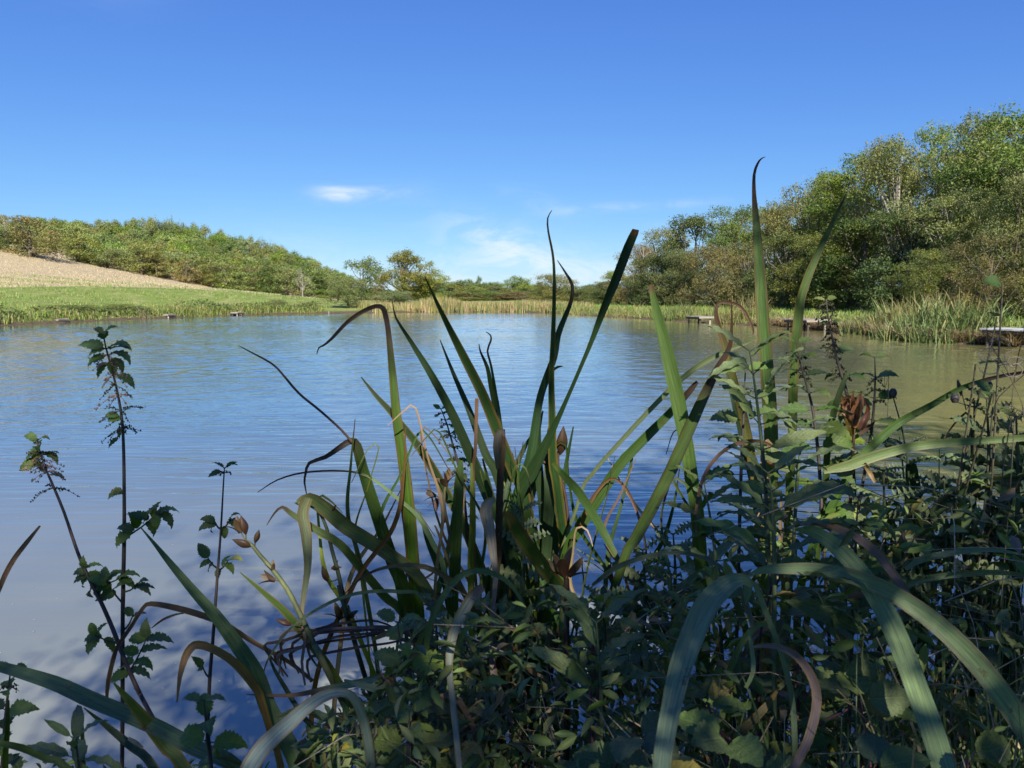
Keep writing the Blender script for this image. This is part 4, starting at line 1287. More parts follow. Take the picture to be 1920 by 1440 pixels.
PODS = [pod_mesh('seed_pod', False, PODB, 1), pod_mesh('seed_pod', True, (.055, .034, .02), 2), pod_mesh('seed_pod', True, (.085, .045, .026), 3), pod_mesh('seed_pod', False, (.075, .045, .025), 4)]
def pod(parent, px, row, d, deg, Lpx, var, dep=.1, fat=1.0):
    o = link('seed_pod', PODS[var], parent)
    z = img_dir(deg, dep).normalized(); x = z.cross(Vector((.1, 1, .2))).normalized(); y = z.cross(x)
    L = Lpx / F * d
    base = Vector(parent.location) + (parent.parent.location if parent.parent else Vector())
    o.matrix_local = Matrix.Translation(P(px, row, d) - base) @ Matrix((x, y, z)).transposed().to_4x4() @ Matrix.Rotation(rng.random() * 2, 4, 'Z') @ Matrix.Diagonal((L * fat, L * fat, L, 1))
def seed_stalk(plant, trace, d, w0, w1, tint, pods, root=None, label=None):
    pts = [P(px, row, d) for px, row in trace]
    if root is not None: pts.append(Vector((root[0], root[1], min(.5, G(*root)) - .03)))
    n = len(pts)
    s = stem_of(plant, pts, [(w0 + (w1 - w0) * i / (n - 1)) / F * d / 2 for i in range(n)], tint, 'seed_stalk', 7, label)
    for p in pods:
        o = link('seed_pod', PODS[p[4]], s)
        px, row, deg, L = p[:4]
        z = img_dir(deg, p[5] if len(p) > 5 else .1).normalized(); x = z.cross(Vector((.1, 1, .2))).normalized(); y = z.cross(x)
        L = .84 * L / F * d
        pb = P(px, row, d)
        near = min((on_path(pts, q / 60) for q in range(61)), key=lambda v: (v - pb).length)
        if .002 < (near - pb).length < .08:
            mb = MB(); mm = (near + pb) / 2 + Vector((0, 0, -.002))
            tube(mb, [near - plant.location, mm - plant.location, pb - plant.location], [.0014, .0012, .0014], 5, lerp3(tint, PODB, .5))
            link('pod_stalk', mb.mesh('pod_stalk', M_STEM), s)
        o.matrix_local = Matrix.Translation(P(px, row, d) - plant.location) @ Matrix((x, y, z)).transposed().to_4x4() @ Matrix.Rotation(rng.random() * 2, 4, 'Z') @ Matrix.Diagonal((L, L, L, 1))
    return s

def plant_root(px, d, label, name='iris_plant', cat='iris plant', group='iris plants on the near bank'):
    p = P(px, 1440, d)
    z = min(G(p.x, p.y), .55)
    return thing(name, (p.x, p.y, z), label, cat, group), (p.x, p.y)
def jit(r, s=.035): return (r[0] + rng.normal() * s, r[1] + rng.normal() * s)

# ------------------------------------------------------------------ irises, traced leaf by leaf
I1, r1 = plant_root(985, 1.62, 'iris plant at mid-photo whose paired thin twisted tips and blunt cut blade cross the skyline')
def c(*a, **k): return strap(I1, *a, **k)
c([(1035, 394, 1.2), (1027, 409, 3), (1028, 434, 4), (1036, 474, 5), (1039, 510, 6), (1039, 560, 8), (1037, 633, 10), (1034, 705, 12), (1035, 777, 15), (1037, 868, 19), (1043, 900, 20), (1053, 980, 21), (1057, 1060, 20)], 1.50, 1.58, DEEP, DBR, .14, jit(r1), .1)
c([(1045, 488, 1.5), (1062, 514, 5), (1073, 535, 7), (1071, 564, 8), (1057, 600, 11), (1046, 629, 13), (1039, 669, 14), (1022, 716, 15), (1010, 759, 16), (994, 860, 20), (968, 945, 22)], 1.55, 1.60, DEEP, DBR, .22, jit(r1), .2)
c([(1192, 430, 13), (1190, 436, 16), (1178, 463, 19), (1156, 521, 19), (1131, 582, 15), (1109, 640, 10), (1091, 683, 8), (1069, 734, 8), (1048, 781, 11), (1022, 835, 19), (997, 886, 26), (966, 950, 26)], 1.42, 1.56, DEEP, BRN, .02, jit(r1), .05, label='blade cut off square at its tip')
c([(898, 645, 1.5), (901, 660, 4), (914, 690, 8), (921, 727, 10), (930, 770, 12), (934, 805, 12)], 1.62, 1.64, YGR, DBR, .25, jit(r1), .0, edge=BRN)
c([(911, 622, 1.5), (920, 629, 3), (920, 640, 4), (914, 658, 4), (921, 687, 5), (930, 741, 7), (938, 800, 10)], 1.63, 1.65, GRN, DBR, .35, jit(r1), .0)
c([(894, 747, 8), (893, 795, 7), (891, 850, 7), (888, 905, 6)], 1.5, 1.55, BRN, None, 0, jit(r1), .1, label='dry brown broken-off leaf')
c([(1055, 687, 2), (1046, 688, 5), (1033, 698, 6), (1019, 723, 8), (1010, 770, 12), (1008, 831, 15), (1012, 900, 18), (1020, 980, 20)], 1.58, 1.62, DEEP, None, 0, jit(r1), .2)
c([(994, 819, 3), (984, 838, 9), (975, 857, 10), (957, 896, 10), (945, 960, 9)], 1.6, 1.62, DEEP, None, 0, jit(r1), .0)
c([(736, 565, 1.5), (742, 595, 4), (770, 640, 9), (810, 705, 15), (850, 780, 19), (885, 860, 22), (915, 930, 24), (945, 1000, 24)], 1.50, 1.60, DEEP, DBR, .08, jit(r1), .15)
c([(797, 520, 2), (830, 590, 10), (870, 670, 18), (905, 740, 21), (935, 815, 23), (965, 890, 23), (988, 950, 22)], 1.46, 1.6, DEEP, DBR, .03, jit(r1), .1)
c([(825, 637, 2), (850, 700, 8), (880, 770, 13), (910, 850, 17), (940, 920, 18)], 1.6, 1.66, DEEP, None, 0, jit(r1), .25)
c([(938, 806, 20), (941, 840, 16), (938, 900, 15), (936, 960, 15), (934, 1040, 14), (930, 1120, 13)], 1.36, 1.42, DBR, None, 0, jit(r1), .2, label='dark shrivelled leaf, folded grey at the top')
c([(946, 818, 4), (941, 808, 11), (935, 814, 15), (932, 838, 17), (934, 880, 8)], 1.34, 1.36, GREY, None, 0, None, .0, label='grey dead fold')
c([(962, 1358, 8), (948, 1325, 15), (936, 1300, 18), (926, 1262, 15), (921, 1205, 9), (924, 1142, 9), (929, 1085, 11), (925, 1041, 15), (918, 993, 23), (911, 958, 27), (917, 942, 20), (928, 935, 8)], 1.22, 1.34, GREY, MAUVE, .62, None, .15, label='pale dead leaf hanging down, brown at its tip')
c([(864, 863, 9), (861, 900, 19), (858, 960, 22), (855, 1020, 23), (853, 1080, 23), (850, 1150, 22)], 1.42, 1.48, GRN, None, 0, jit(r1), .1)
c([(884, 868, 4), (886, 930, 11), (886, 1000, 14), (883, 1080, 14)], 1.5, 1.54, YGR, None, 0, jit(r1), .0)
c([(1037, 868, 8), (1060, 895, 15), (1086, 924, 18), (1122, 981, 18), (1146, 1025, 14), (1160, 1050, 8)], 1.36, 1.40, GRN, YGR, .1, None, .1)
c([(948, 960, 12), (960, 977, 24), (981, 1013, 30), (1017, 1061, 30), (1053, 1106, 26), (1085, 1150, 22)], 1.28, 1.34, GRN, OCH, .12, None, .1, edge=BRN)
c([(968, 905, 6), (985, 935, 17), (1000, 880, 20)], 1.66, 1.66, DEEP, None, 0, jit(r1), 0)
for tr in ([(1018, 770, 3), (1000, 850, 14), (980, 920, 18)], [(1030, 800, 4), (1028, 900, 16), (1035, 1000, 18)], [(960, 850, 4), (975, 930, 14), (990, 1010, 16)], [(905, 860, 3), (925, 940, 14), (950, 1010, 16)], [(1075, 800, 3), (1060, 880, 9), (1050, 960, 12)], [(1012, 880, 8), (990, 940, 24), (975, 1000, 24)]):
    c(tr, 1.64, 1.66, DEEP, None, 0, jit(r1, .05))
seed_stalk(I1, [(1052, 818), (1046, 870), (1060, 930), (1066, 1000), (1062, 1085)], 1.6, 5, 8, DBR, [(1050, 852, 84, 66, 0), (1034, 830, 100, 40, 3), (1030, 870, 160, 24, 3)], jit(r1))
seed_stalk(I1, [(838, 900), (832, 940), (840, 985), (850, 1040), (856, 1110)], 1.5, 5, 8, (.10, .085, .04), [(836, 905, 70, 34, 2, .3), (838, 912, 120, 30, 1), (818, 930, 165, 26, 1), (820, 934, 250, 28, 2), (834, 960, 270, 26, 3)], None)
seed_stalk(I1, [(1062, 1085), (1063, 1140), (1062, 1200), (1063, 1285)], 1.2, 11, 13, DBR, [(1058, 1080, 100, 60, 2), (1066, 1078, 40, 46, 1, .4), (1052, 1076, 128, 36, 1, .3), (1045, 1215, 120, 46, 3)], (P(1063, 1285, 1.2).x, P(1063, 1285, 1.2).y))

I2, r2 = plant_root(800, 1.58, 'iris plant left of centre with leaf tips snapped over, one broken leaf hanging grey')
def c(*a, **k): return strap(I2, *a, **k)
c([(594, 664, 1.5), (598, 652, 3), (606, 648, 4), (622, 635, 6), (650, 605, 8), (680, 584, 9), (705, 574, 9), (718, 578, 11), (723, 592, 11), (728, 620, 11), (735, 690, 15), (745, 790, 20), (757, 870, 23), (767, 960, 26), (775, 1060, 27), (784, 1150, 26)], 1.50, 1.50, (.062, .12, .018), DBR, .36, jit(r2), .1, edge=BRN, label='upright leaf with its dry black tip snapped over to the left')
c([(677, 707, 2.5), (705, 742, 9), (735, 775, 13), (790, 845, 17), (840, 930, 20), (880, 1010, 20)], 1.56, 1.6, DEEP, None, 0, jit(r1), .1)
c([(576, 932, 1.5), (571, 905, 4), (573, 888, 5), (580, 868, 7), (610, 857, 9), (640, 837, 12), (658, 827, 14), (669, 836, 20), (679, 875, 22), (702, 950, 25), (735, 1050, 27), (768, 1140, 26)], 1.44, 1.5, GRN, DBR, .36, jit(r2), .05, label='leaf bent double, its dry end dangling')
c([(447, 648, 1.2), (470, 660, 3), (510, 682, 4), (530, 702, 4.5), (560, 737, 5), (600, 770, 5), (640, 806, 5), (660, 829, 6)], 1.46, 1.45, DBR, None, 0, None, .3, label='thin dry strip of leaf')
c([(483, 923, 1.5), (520, 900, 3), (570, 886, 4), (640, 883, 4), (690, 893, 5), (740, 930, 7), (785, 970, 9), (812, 1020, 11), (835, 1080, 11)], 1.4, 1.5, TEAL, DBR, .42, jit(r2), .1)
c([(560, 945, 18), (580, 936, 27), (612, 956, 30), (652, 990, 30), (730, 1040, 28), (800, 1105, 22)], 1.36, 1.5, (.09, .14, .05), None, 0, jit(r2), .1)
c([(572, 1285, 4), (566, 1240, 6), (572, 1200, 6), (566, 1160, 8), (569, 1120, 10), (577, 1060, 15), (574, 1000, 22), (568, 962, 23), (576, 934, 22)], 1.30, 1.36, (.13, .15, .09), MAUVE, .42, None, .05, label='folded leaf hanging straight down, withered below')
c([(500, 985, 1.5), (514, 963, 4), (529, 951, 7), (545, 962, 11), (587, 990, 15), (637, 1020, 17), (680, 1070, 18), (720, 1117, 18), (765, 1168, 17)], 1.4, 1.48, GRN, DBR, .16, jit(r2), .1)
c([(450, 1073, 2), (493, 1110, 10), (537, 1150, 15), (580, 1203, 18), (633, 1277, 17)], 1.3, 1.4, GRN, None, 0, jit(r2), .1)
c([(643, 1117, 1.5), (670, 1090, 4), (703, 1070, 6), (747, 1060, 8), (797, 1063, 11), (843, 1087, 12), (880, 1130, 12)], 1.32, 1.4, (.12, .11, .05), DBR, .3, jit(r1), .2)
c([(493, 1270, 1.5), (497, 1250, 3), (510, 1223, 4), (543, 1180, 5), (587, 1147, 6), (637, 1122, 7), (687, 1110, 7), (753, 1110, 8), (800, 1130, 8)], 1.26, 1.36, TEAL, BRN, .1, jit(r2), .1)
c([(697, 1200, 6), (737, 1183, 13), (775, 1171, 16), (800, 1165, 10)], 1.3, 1.32, (.14, .14, .07), OCH, .3, None, .4)
c([(463, 1302, 2), (505, 1304, 5), (553, 1303, 8), (620, 1290, 13), (687, 1277, 15), (753, 1260, 15), (807, 1247, 15), (900, 1230, 13), (960, 1222, 10)], 1.24, 1.3, TEAL, BRN, .3, None, .3, edge=BRN)
c([(788, 960, 3), (800, 1010, 9), (820, 1060, 14), (840, 1120, 16)], 1.55, 1.58, DEEP, None, 0, jit(r2), .2)
c([(705, 960, 5), (722, 1020, 11), (745, 1090, 14), (775, 1150, 14)], 1.58, 1.6, DEEP, None, 0, jit(r2), .2)
c([(815, 985, 3), (822, 1000, 5), (836, 1040, 7), (846, 1080, 8)], 1.48, 1.5, TAN, None, 0, jit(r2), .1, label='thin tan dead leaf')
c([(850, 960, 4), (835, 1060, 12), (815, 1140, 14)], 1.58, 1.6, GRN, None, 0, jit(r2), .1)
for k in range(9):     # thin dry leaves fallen over the water at the plant's foot
    x0 = rng.uniform(520, 600); y0 = rng.uniform(1250, 1285)
    c([(x0, y0, 3), (x0 + rng.uniform(-30, 20), y0 - 40, 6), (x0 + rng.uniform(0, 40), y0 - rng.uniform(50, 75), 6), (x0 + rng.uniform(80, 150), y0 - rng.uniform(70, 90), 5), (x0 + 220, y0 - 70, 4)], 1.33, 1.4, lerp3(DBR, MAUVE, rng.random()), None, 0, jit(r2), .4, flute=.2)
seed_stalk(I2, [(462, 1015), (473, 1023), (488, 1042), (510, 1067), (537, 1103), (563, 1153), (590, 1210), (625, 1280)], 1.33, 6, 13, (.10, .12, .05), [(461, 1002, 100, 46, 0), (452, 998, 118, 36, 1), (473, 1024, 158, 46, 0), (478, 1018, 70, 34, 3), (516, 1088, 155, 34, 2, .3), (512, 1072, 95, 24, 1), (547, 1172, 158, 38, 0)], jit(r2), label='green stalk with split brown pods')
seed_stalk(I2, [(588, 942), (600, 962), (613, 992), (622, 1030), (633, 1070), (643, 1115), (652, 1160)], 1.42, 5, 10, (.04, .06, .03), [(583, 952, 80, 26, 3), (574, 946, 170, 26, 3), (622, 960, 60, 20, 3), (614, 1090, 105, 40, 3), (622, 1066, 25, 22, 1), (640, 1160, 120, 36, 1), (640, 1170, 200, 36, 1), (650, 1160, 50, 30, 1)], jit(r2))

I3, r3 = plant_root(1290, 1.45, 'iris plant of two broad crossing blades, one torn at the tip, one dark and bent')
def c(*a, **k): return strap(I3, *a, **k)
c([(1221, 534, 7), (1222, 545, 11), (1232, 586, 18), (1246, 640, 24), (1261, 705, 29), (1275, 770, 30), (1290, 850, 28), (1297, 900, 28), (1307, 960, 28), (1313, 1041, 28), (1318, 1112, 28)], 1.30, 1.36, (.065, .13, .02), BRN, .02, jit(r3), .05, label='broad upright blade torn off at the tip')
c([(1371, 562, 1.5), (1372, 604, 5), (1369, 647, 9), (1357, 672, 12), (1344, 694, 15), (1319, 745, 21), (1293, 803, 24), (1261, 875, 25), (1259, 880, 25), (1222, 953, 25), (1190, 1013, 23), (1166, 1061, 18)], 1.26, 1.36, (.06, .10, .02), (.06, .03, .02), .36, (P(1150, 1440, 1.4).x, P(1150, 1440, 1.4).y), .1, edge=DBR, label='dark-edged blade leaning right with a brown bent tip')
c([(1308, 716, 7), (1302, 722, 10), (1290, 737, 13), (1250, 781, 17), (1207, 824, 20), (1160, 875, 21), (1118, 940, 23), (1085, 993, 24), (1060, 1050, 22)], 1.40, 1.5, GRN, DBR, .12, (P(1040, 1440, 1.5).x, P(1040, 1440, 1.5).y), .1)
c([(1418, 632, 3), (1402, 643, 6), (1366, 656, 9), (1315, 683, 11), (1272, 716, 11), (1221, 766, 10), (1167, 824, 9), (1113, 886, 8), (1085, 940, 7)], 1.34, 1.5, TEAL, None, 0, (P(1060, 1440, 1.5).x, P(1060, 1440, 1.5).y), .1)
c([(1213, 1052, 2), (1210, 1021, 5), (1202, 985, 5), (1190, 949, 6), (1175, 918, 6), (1158, 900, 5), (1142, 899, 5), (1125, 915, 7), (1108, 940, 8), (1090, 985, 8)], 1.4, 1.45, BRN, DBR, .3, None, .2)
c([(1285, 893, 5), (1303, 940, 9), (1310, 1000, 12)], 1.5, 1.5, DEEP, None, 0, jit(r3), .2)
c([(1146, 1020, 8), (1140, 1050, 11), (1148, 1090, 9)], 1.5, 1.5, DBR, None, 0, None, .1)
c([(1305, 1000, 4), (1305, 960, 6), (1319, 895, 7), (1348, 853, 7), (1384, 831, 8), (1423, 827, 7), (1450, 838, 5), (1460, 856, 3)], 1.18, 1.25, (.10, .055, .03), None, 0, None, .2, label='thin brown arching leaf')

I4, r4 = plant_root(1440, 1.6, 'tallest iris plant, its straight blade rising above the right-hand wood')
def c(*a, **k): return strap(I4, *a, **k)
c([(1435, 294, 1.2), (1427, 298, 3), (1420, 308, 5), (1414, 328, 6), (1414, 368, 9), (1418, 419, 15), (1422, 479, 20), (1427, 543, 24), (1431, 607, 26), (1436, 669, 27), (1442, 750, 29), (1446, 824, 28), (1446, 900, 27), (1440, 980, 26)], 1.46, 1.56, (.062, .125, .022), DBR, .17, jit(r4), .05, edge=BRN, label='straight tall blade with a dark hooked tip')
c([(1586, 364, 1.5), (1579, 380, 4), (1570, 398, 7), (1544, 453, 12), (1519, 509, 16), (1501, 564, 18), (1495, 616, 20), (1489, 671, 20), (1487, 734, 19), (1486, 798, 18), (1484, 860, 17), (1480, 930, 17)], 1.48, 1.58, (.07, .135, .024), DBR, .05, jit(r4), .1)
c([(1411, 628, 3), (1411, 616, 5), (1397, 585, 6), (1382, 571, 6), (1366, 567, 6), (1348, 568, 6), (1342, 585, 8), (1348, 614, 11), (1361, 653, 14), (1377, 718, 16), (1394, 782, 18), (1410, 863, 19), (1423, 953, 19)], 1.52, 1.58, (.11, .12, .04), (.10, .06, .04), .36, jit(r4), .1, label='blade curled over at the top into a brown loop')
c([(1605, 674, 2), (1587, 705, 8), (1571, 747, 12), (1558, 798, 13), (1550, 863, 13), (1545, 930, 13)], 1.44, 1.5, GRN, DBR, .08, jit(r4), .1)
c([(1427, 806, 5), (1428, 840, 7), (1430, 880, 7)], 1.42, 1.43, (.24, .12, .06), None, 0, None, 0, label='reddish dry stalk')
c([(1437, 825, 8), (1450, 845, 14), (1462, 868, 10), (1456, 856, 6)], 1.40, 1.41, TAN, None, 0, None, .2)
c([(1438, 838, 8), (1445, 858, 18), (1442, 880, 20), (1436, 896, 12)], 1.42, 1.42, (.30, .15, .06), None, 0, None, .0, label='rusty dead leaf')
c([(1360, 690, 3), (1378, 760, 12), (1400, 850, 16), (1420, 950, 18)], 1.6, 1.62, DEEP, None, 0, jit(r4), .1)

I5, r5 = plant_root(1700, 1.0, 'iris plant at lower right throwing two broad blue-green arching leaves across the foreground')
def c(*a, **k): return strap(I5, *a, **k)
gp = lambda px, d: (P(px, 1440, d).x, P(px, 1440, d).y)
c([(1490, 993, 4), (1508, 994, 16), (1533, 1000, 26), (1577, 1033, 34), (1620, 1083, 38), (1660, 1147, 42), (1690, 1213, 44), (1720, 1293, 45), (1747, 1367, 46), (1770, 1440, 47), (1785, 1500, 46)], .98, .80, TEAL, None, 0, gp(1800, .84), .1, keel=.1)
c([(1393, 1087, 3), (1415, 1074, 10), (1443, 1067, 18), (1517, 1067, 26), (1583, 1077, 30), (1650, 1100, 34), (1717, 1140, 38), (1783, 1193, 41), (1850, 1265, 44), (1920, 1362, 47), (1975, 1450, 48)], 1.02, .82, TEAL, None, 0, gp(2000, .86), .1, edge=(.2, .16, .1), keel=.1)
c([(1490, 987, 5), (1515, 981, 9), (1550, 984, 13), (1600, 1003, 16), (1640, 1033, 18), (1673, 1073, 17), (1700, 1110, 14), (1718, 1150, 10)], .97, .96, MAUVE, BRN, .3, None, .2, label='brown withered arching leaf', flute=.1)
c([(1413, 1213, 4), (1436, 1211, 9), (1460, 1213, 12), (1493, 1230, 16), (1517, 1260, 18), (1530, 1293, 19), (1530, 1333, 19), (1513, 1393, 18), (1487, 1440, 17), (1470, 1480, 16)], .92, .84, MAUVE, None, 0, gp(1450, .85), .2, label='mauve-grey dry hooked leaf', flute=.1)
c([(1697, 1067, 10), (1720, 1052, 13), (1750, 1043, 14), (1817, 1032, 10), (1880, 1033, 7), (1925, 1042, 3)], 1.15, 1.10, TEAL, None, 0, None, .2)
c([(1925, 1078, 8), (1850, 1073, 11), (1767, 1080, 13), (1720, 1090, 13), (1685, 1105, 9)], 1.05, 1.12, TEAL, None, 0, None, .2)

I6, r6 = plant_root(1500, 1.0, 'iris leaf spray near bottom centre, one very broad pale leaf drooping to the bottom edge')
def c(*a, **k): return strap(I6, *a, **k)
c([(1239, 1470, 34), (1240, 1440, 36), (1244, 1404, 38), (1259, 1323, 41), (1275, 1255, 46), (1297, 1194, 49), (1325, 1134, 48), (1364, 1095, 38), (1392, 1086, 24), (1410, 1096, 14), (1430, 1130, 12)], .70, .92, (.18, .245, .15), None, 0, gp(1480, 1.0), .1, edge=(.16, .2, .11), keel=.1)
c([(1110, 1098, 6), (1135, 1078, 10), (1162, 1061, 11), (1222, 1041, 9), (1283, 1037, 8), (1335, 1053, 8), (1376, 1086, 10), (1400, 1134, 11), (1412, 1180, 9)], 1.15, .96, (.07, .10, .06), None, 0, None, .2)
c([(1240, 1140, 8), (1263, 1122, 17), (1311, 1073, 21), (1363, 1021, 20), (1400, 988, 14)], 1.4, 1.44, TEAL, None, 0, None, .2)
c([(1460, 1290, 4), (1440, 1320, 13), (1390, 1370, 19), (1330, 1400, 20)], 1.0, 1.02, (.10, .09, .03), OCH, .2, None, .3, edge=OCH)
c([(1403, 1180, 5), (1410, 1220, 9), (1412, 1260, 9), (1398, 1290, 7)], .95, .97, TEAL, None, 0, None, .2)

I7, r7 = plant_root(1880, 1.35, 'iris plant cut by the right edge with one level sunlit leaf')
def c(*a, **k): return strap(I7, *a, **k)
c([(1960, 818, 13), (1920, 821, 14), (1849, 826, 14), (1768, 831, 17), (1704, 839, 19), (1639, 856, 21), (1591, 873, 21), (1560, 880, 14), (1545, 886, 6)], 1.22, 1.34, (.15, .21, .075), None, 0, None, .25, edge=(.25, .22, .1), label='pale sunlit leaf lying almost level')
c([(1960, 692, 4), (1920, 698, 6), (1865, 708, 8), (1804, 727, 10), (1746, 760, 13), (1687, 792, 16), (1649, 824, 17), (1616, 856, 17), (1590, 890, 15)], 1.3, 1.38, GRN, DBR, .3, (P(1560, 1440, 1.5).x, P(1560, 1440, 1.5).y), .1)
c([(1960, 892, 8), (1920, 898, 13), (1849, 905, 22), (1784, 937, 28), (1723, 998, 31), (1680, 1048, 31), (1640, 1092, 30)], 1.28, 1.36, DEEP, None, 0, (P(1600, 1440, 1.3).x, P(1600, 1440, 1.3).y), .15)
c([(1917, 820, 12), (1910, 850, 21), (1900, 900, 24), (1882, 950, 24), (1860, 1000, 24)], 1.34, 1.36, DEEP, None, 0, jit(r7), .1)
c([(1708, 870, 20), (1711, 900, 27), (1716, 960, 29), (1720, 1010, 29), (1722, 1060, 28)], 1.46, 1.48, DEEP, None, 0, gp(1730, 1.5), .1)
for tr in ([(1930, 930, 14), (1880, 990, 26), (1830, 1060, 28)], [(1925, 985, 12), (1890, 1050, 24), (1860, 1110, 26)], [(1850, 920, 6), (1880, 1010, 18), (1900, 1100, 22)], [(1790, 960, 6), (1812, 1040, 18), (1825, 1120, 20)], [(1960, 950, 12), (1905, 1080, 26), (1880, 1180, 28)], [(1660, 940, 6), (1676, 1000, 18), (1690, 1080, 20)]):
    c(tr, 1.38, 1.42, DEEP, None, 0, jit(r7, .08))
c([(1640, 905, 4), (1634, 892, 8), (1626, 878, 9), (1622, 868, 5)], 1.33, 1.33, TAN, None, 0, None, 0)

I8, r8 = plant_root(500, 1.35, 'iris plant at lower left with a long blade slanting up-left and brown curled leaves')
def c(*a, **k): return strap(I8, *a, **k)
c([(263, 988, 2), (290, 1020, 7), (320, 1057, 13), (367, 1113, 19), (403, 1153, 24), (443, 1207, 29), (480, 1263, 32), (503, 1327, 34), (527, 1370, 35), (560, 1440, 35)], 1.28, 1.2, (.055, .11, .04), None, 0, gp(585, 1.25), .1)
c([(200, 1315, 5), (203, 1277, 9), (217, 1220, 9), (232, 1195, 8), (247, 1173, 8), (268, 1140, 8), (282, 1132, 10), (317, 1137, 12), (367, 1150, 13), (420, 1170, 12), (480, 1207, 9), (540, 1240, 8), (587, 1277, 7)], 1.3, 1.34, (.13, .085, .045), DBR, .4, None, .2, label='brown leaf folded over and hanging')
c([(284, 1178, 2), (305, 1162, 5), (330, 1152, 4), (345, 1150, 2)], 1.3, 1.3, DBR, None, 0, None, .2)
c([(332, 1317, 3), (337, 1270, 9), (347, 1233, 15), (359, 1214, 17), (372, 1209, 17), (400, 1217, 16), (440, 1243, 17), (480, 1290, 17), (490, 1313, 15), (505, 1365, 14), (525, 1430, 14)], 1.12, 1.2, (.17, .11, .055), (.30, .15, .08), .3, gp(530, 1.2), .1, label='orange-brown leaf curling down at the tip')
c([(498, 1210, 2), (512, 1250, 6), (535, 1290, 9), (565, 1340, 10), (590, 1380, 10)], 1.3, 1.3, DEEP, None, 0, gp(600, 1.3), .2)

I9, r9 = plant_root(350, 1.05, 'iris plant in the bottom left corner, one long leaf sweeping in from the left edge')
def c(*a, **k): return strap(I9, *a, **k)
c([(-60, 1240, 14), (0, 1250, 20), (100, 1280, 28), (167, 1310, 31), (233, 1337, 31), (300, 1367, 31), (367, 1403, 31), (450, 1445, 30)], 1.1, 1.0, (.085, .14, .06), YGR, .15, gp(520, 1.05), .2)
c([(213, 1280, 3), (247, 1320, 18), (283, 1363, 25), (315, 1405, 26), (345, 1440, 25)], 1.0, 1.0, GRN, YGR, .2, gp(380, 1.0), .1)
c([(157, 1327, 2), (207, 1367, 12), (243, 1397, 16), (290, 1442, 17)], 1.15, 1.12, DEEP, None, 0, gp(330, 1.1), .1)
c([(150, 1323, 2), (153, 1355, 7), (155, 1390, 8), (157, 1440, 8)], 1.2, 1.2, DEEP, None, 0, gp(160, 1.2), .1)
c([(17, 1313, 2), (14, 1370, 9), (10, 1440, 11)], 1.1, 1.1, GRN, None, 0, gp(8, 1.1), .1)
c([(-20, 1390, 9), (40, 1402, 14), (90, 1423, 15), (130, 1445, 15)], 1.0, 1.0, GRN, None, 0, gp(160, 1.0), .2)
c([(268, 1403, 5), (255, 1393, 9), (240, 1384, 6)], 1.1, 1.1, TAN, None, 0, None, .1)
I10, r10 = plant_root(0, 1.2, 'single dry tan iris leaf poking in at the left edge', 'dead_leaf', 'dead leaf')
strap(I10, [(75, 986, 4), (50, 1017, 9), (27, 1047, 10), (10, 1077, 10), (-6, 1115, 9), (-40, 1190, 9)], 1.2, 1.2, (.24, .14, .085), None, 0, gp(-90, 1.2), .1)

I11, r11 = plant_root(660, .95, 'iris plant at bottom centre-left with a pale blue-grey leaf arching toward the lens')
def c(*a, **k): return strap(I11, *a, **k)
c([(455, 1470, 38), (472, 1432, 38), (497, 1397, 36), (537, 1360, 32), (570, 1330, 28), (603, 1307, 24), (637, 1298, 18), (660, 1306, 18), (676, 1334, 20), (686, 1370, 20), (695, 1430, 20)], .80, .98, (.20, .27, .24), None, 0, gp(700, 1.0), .35, keel=.08, label='pale bent leaf nearest the lens')  # pale blue tint paints in the sky reflected by this leaf
c([(906, 1101, 16), (890, 1113, 21), (868, 1147, 23), (850, 1187, 21), (842, 1243, 15), (846, 1290, 13), (850, 1327, 13), (857, 1393, 13), (862, 1450, 12)], 1.05, .95, (.20, .22, .17), MAUVE, .1, None, .15, label='limp grey leaf hanging in front')
c([(780, 1340, 8), (810, 1380, 20), (850, 1420, 22), (880, 1450, 22)], 1.1, 1.08, TEAL, None, 0, gp(900, 1.1), .2)
c([(775, 1438, 5), (820, 1400, 8), (880, 1355, 9), (940, 1312, 7)], 1.1, 1.15, (.25, .2, .14), None, 0, None, .3)
c([(560, 1440, 30), (590, 1400, 28), (600, 1440, 30)], 1.05, 1.05, DEEP, None, 0, gp(600, 1.05), .2)
c([(645, 1275, 5), (700, 1290, 16), (760, 1300, 18), (800, 1330, 12)], 1.2, 1.2, TEAL, None, 0, None, .4)
c([(520, 1345, 3), (560, 1330, 13), (610, 1345, 16), (660, 1360, 14)], 1.2, 1.2, GRN, None, 0, None, .4)

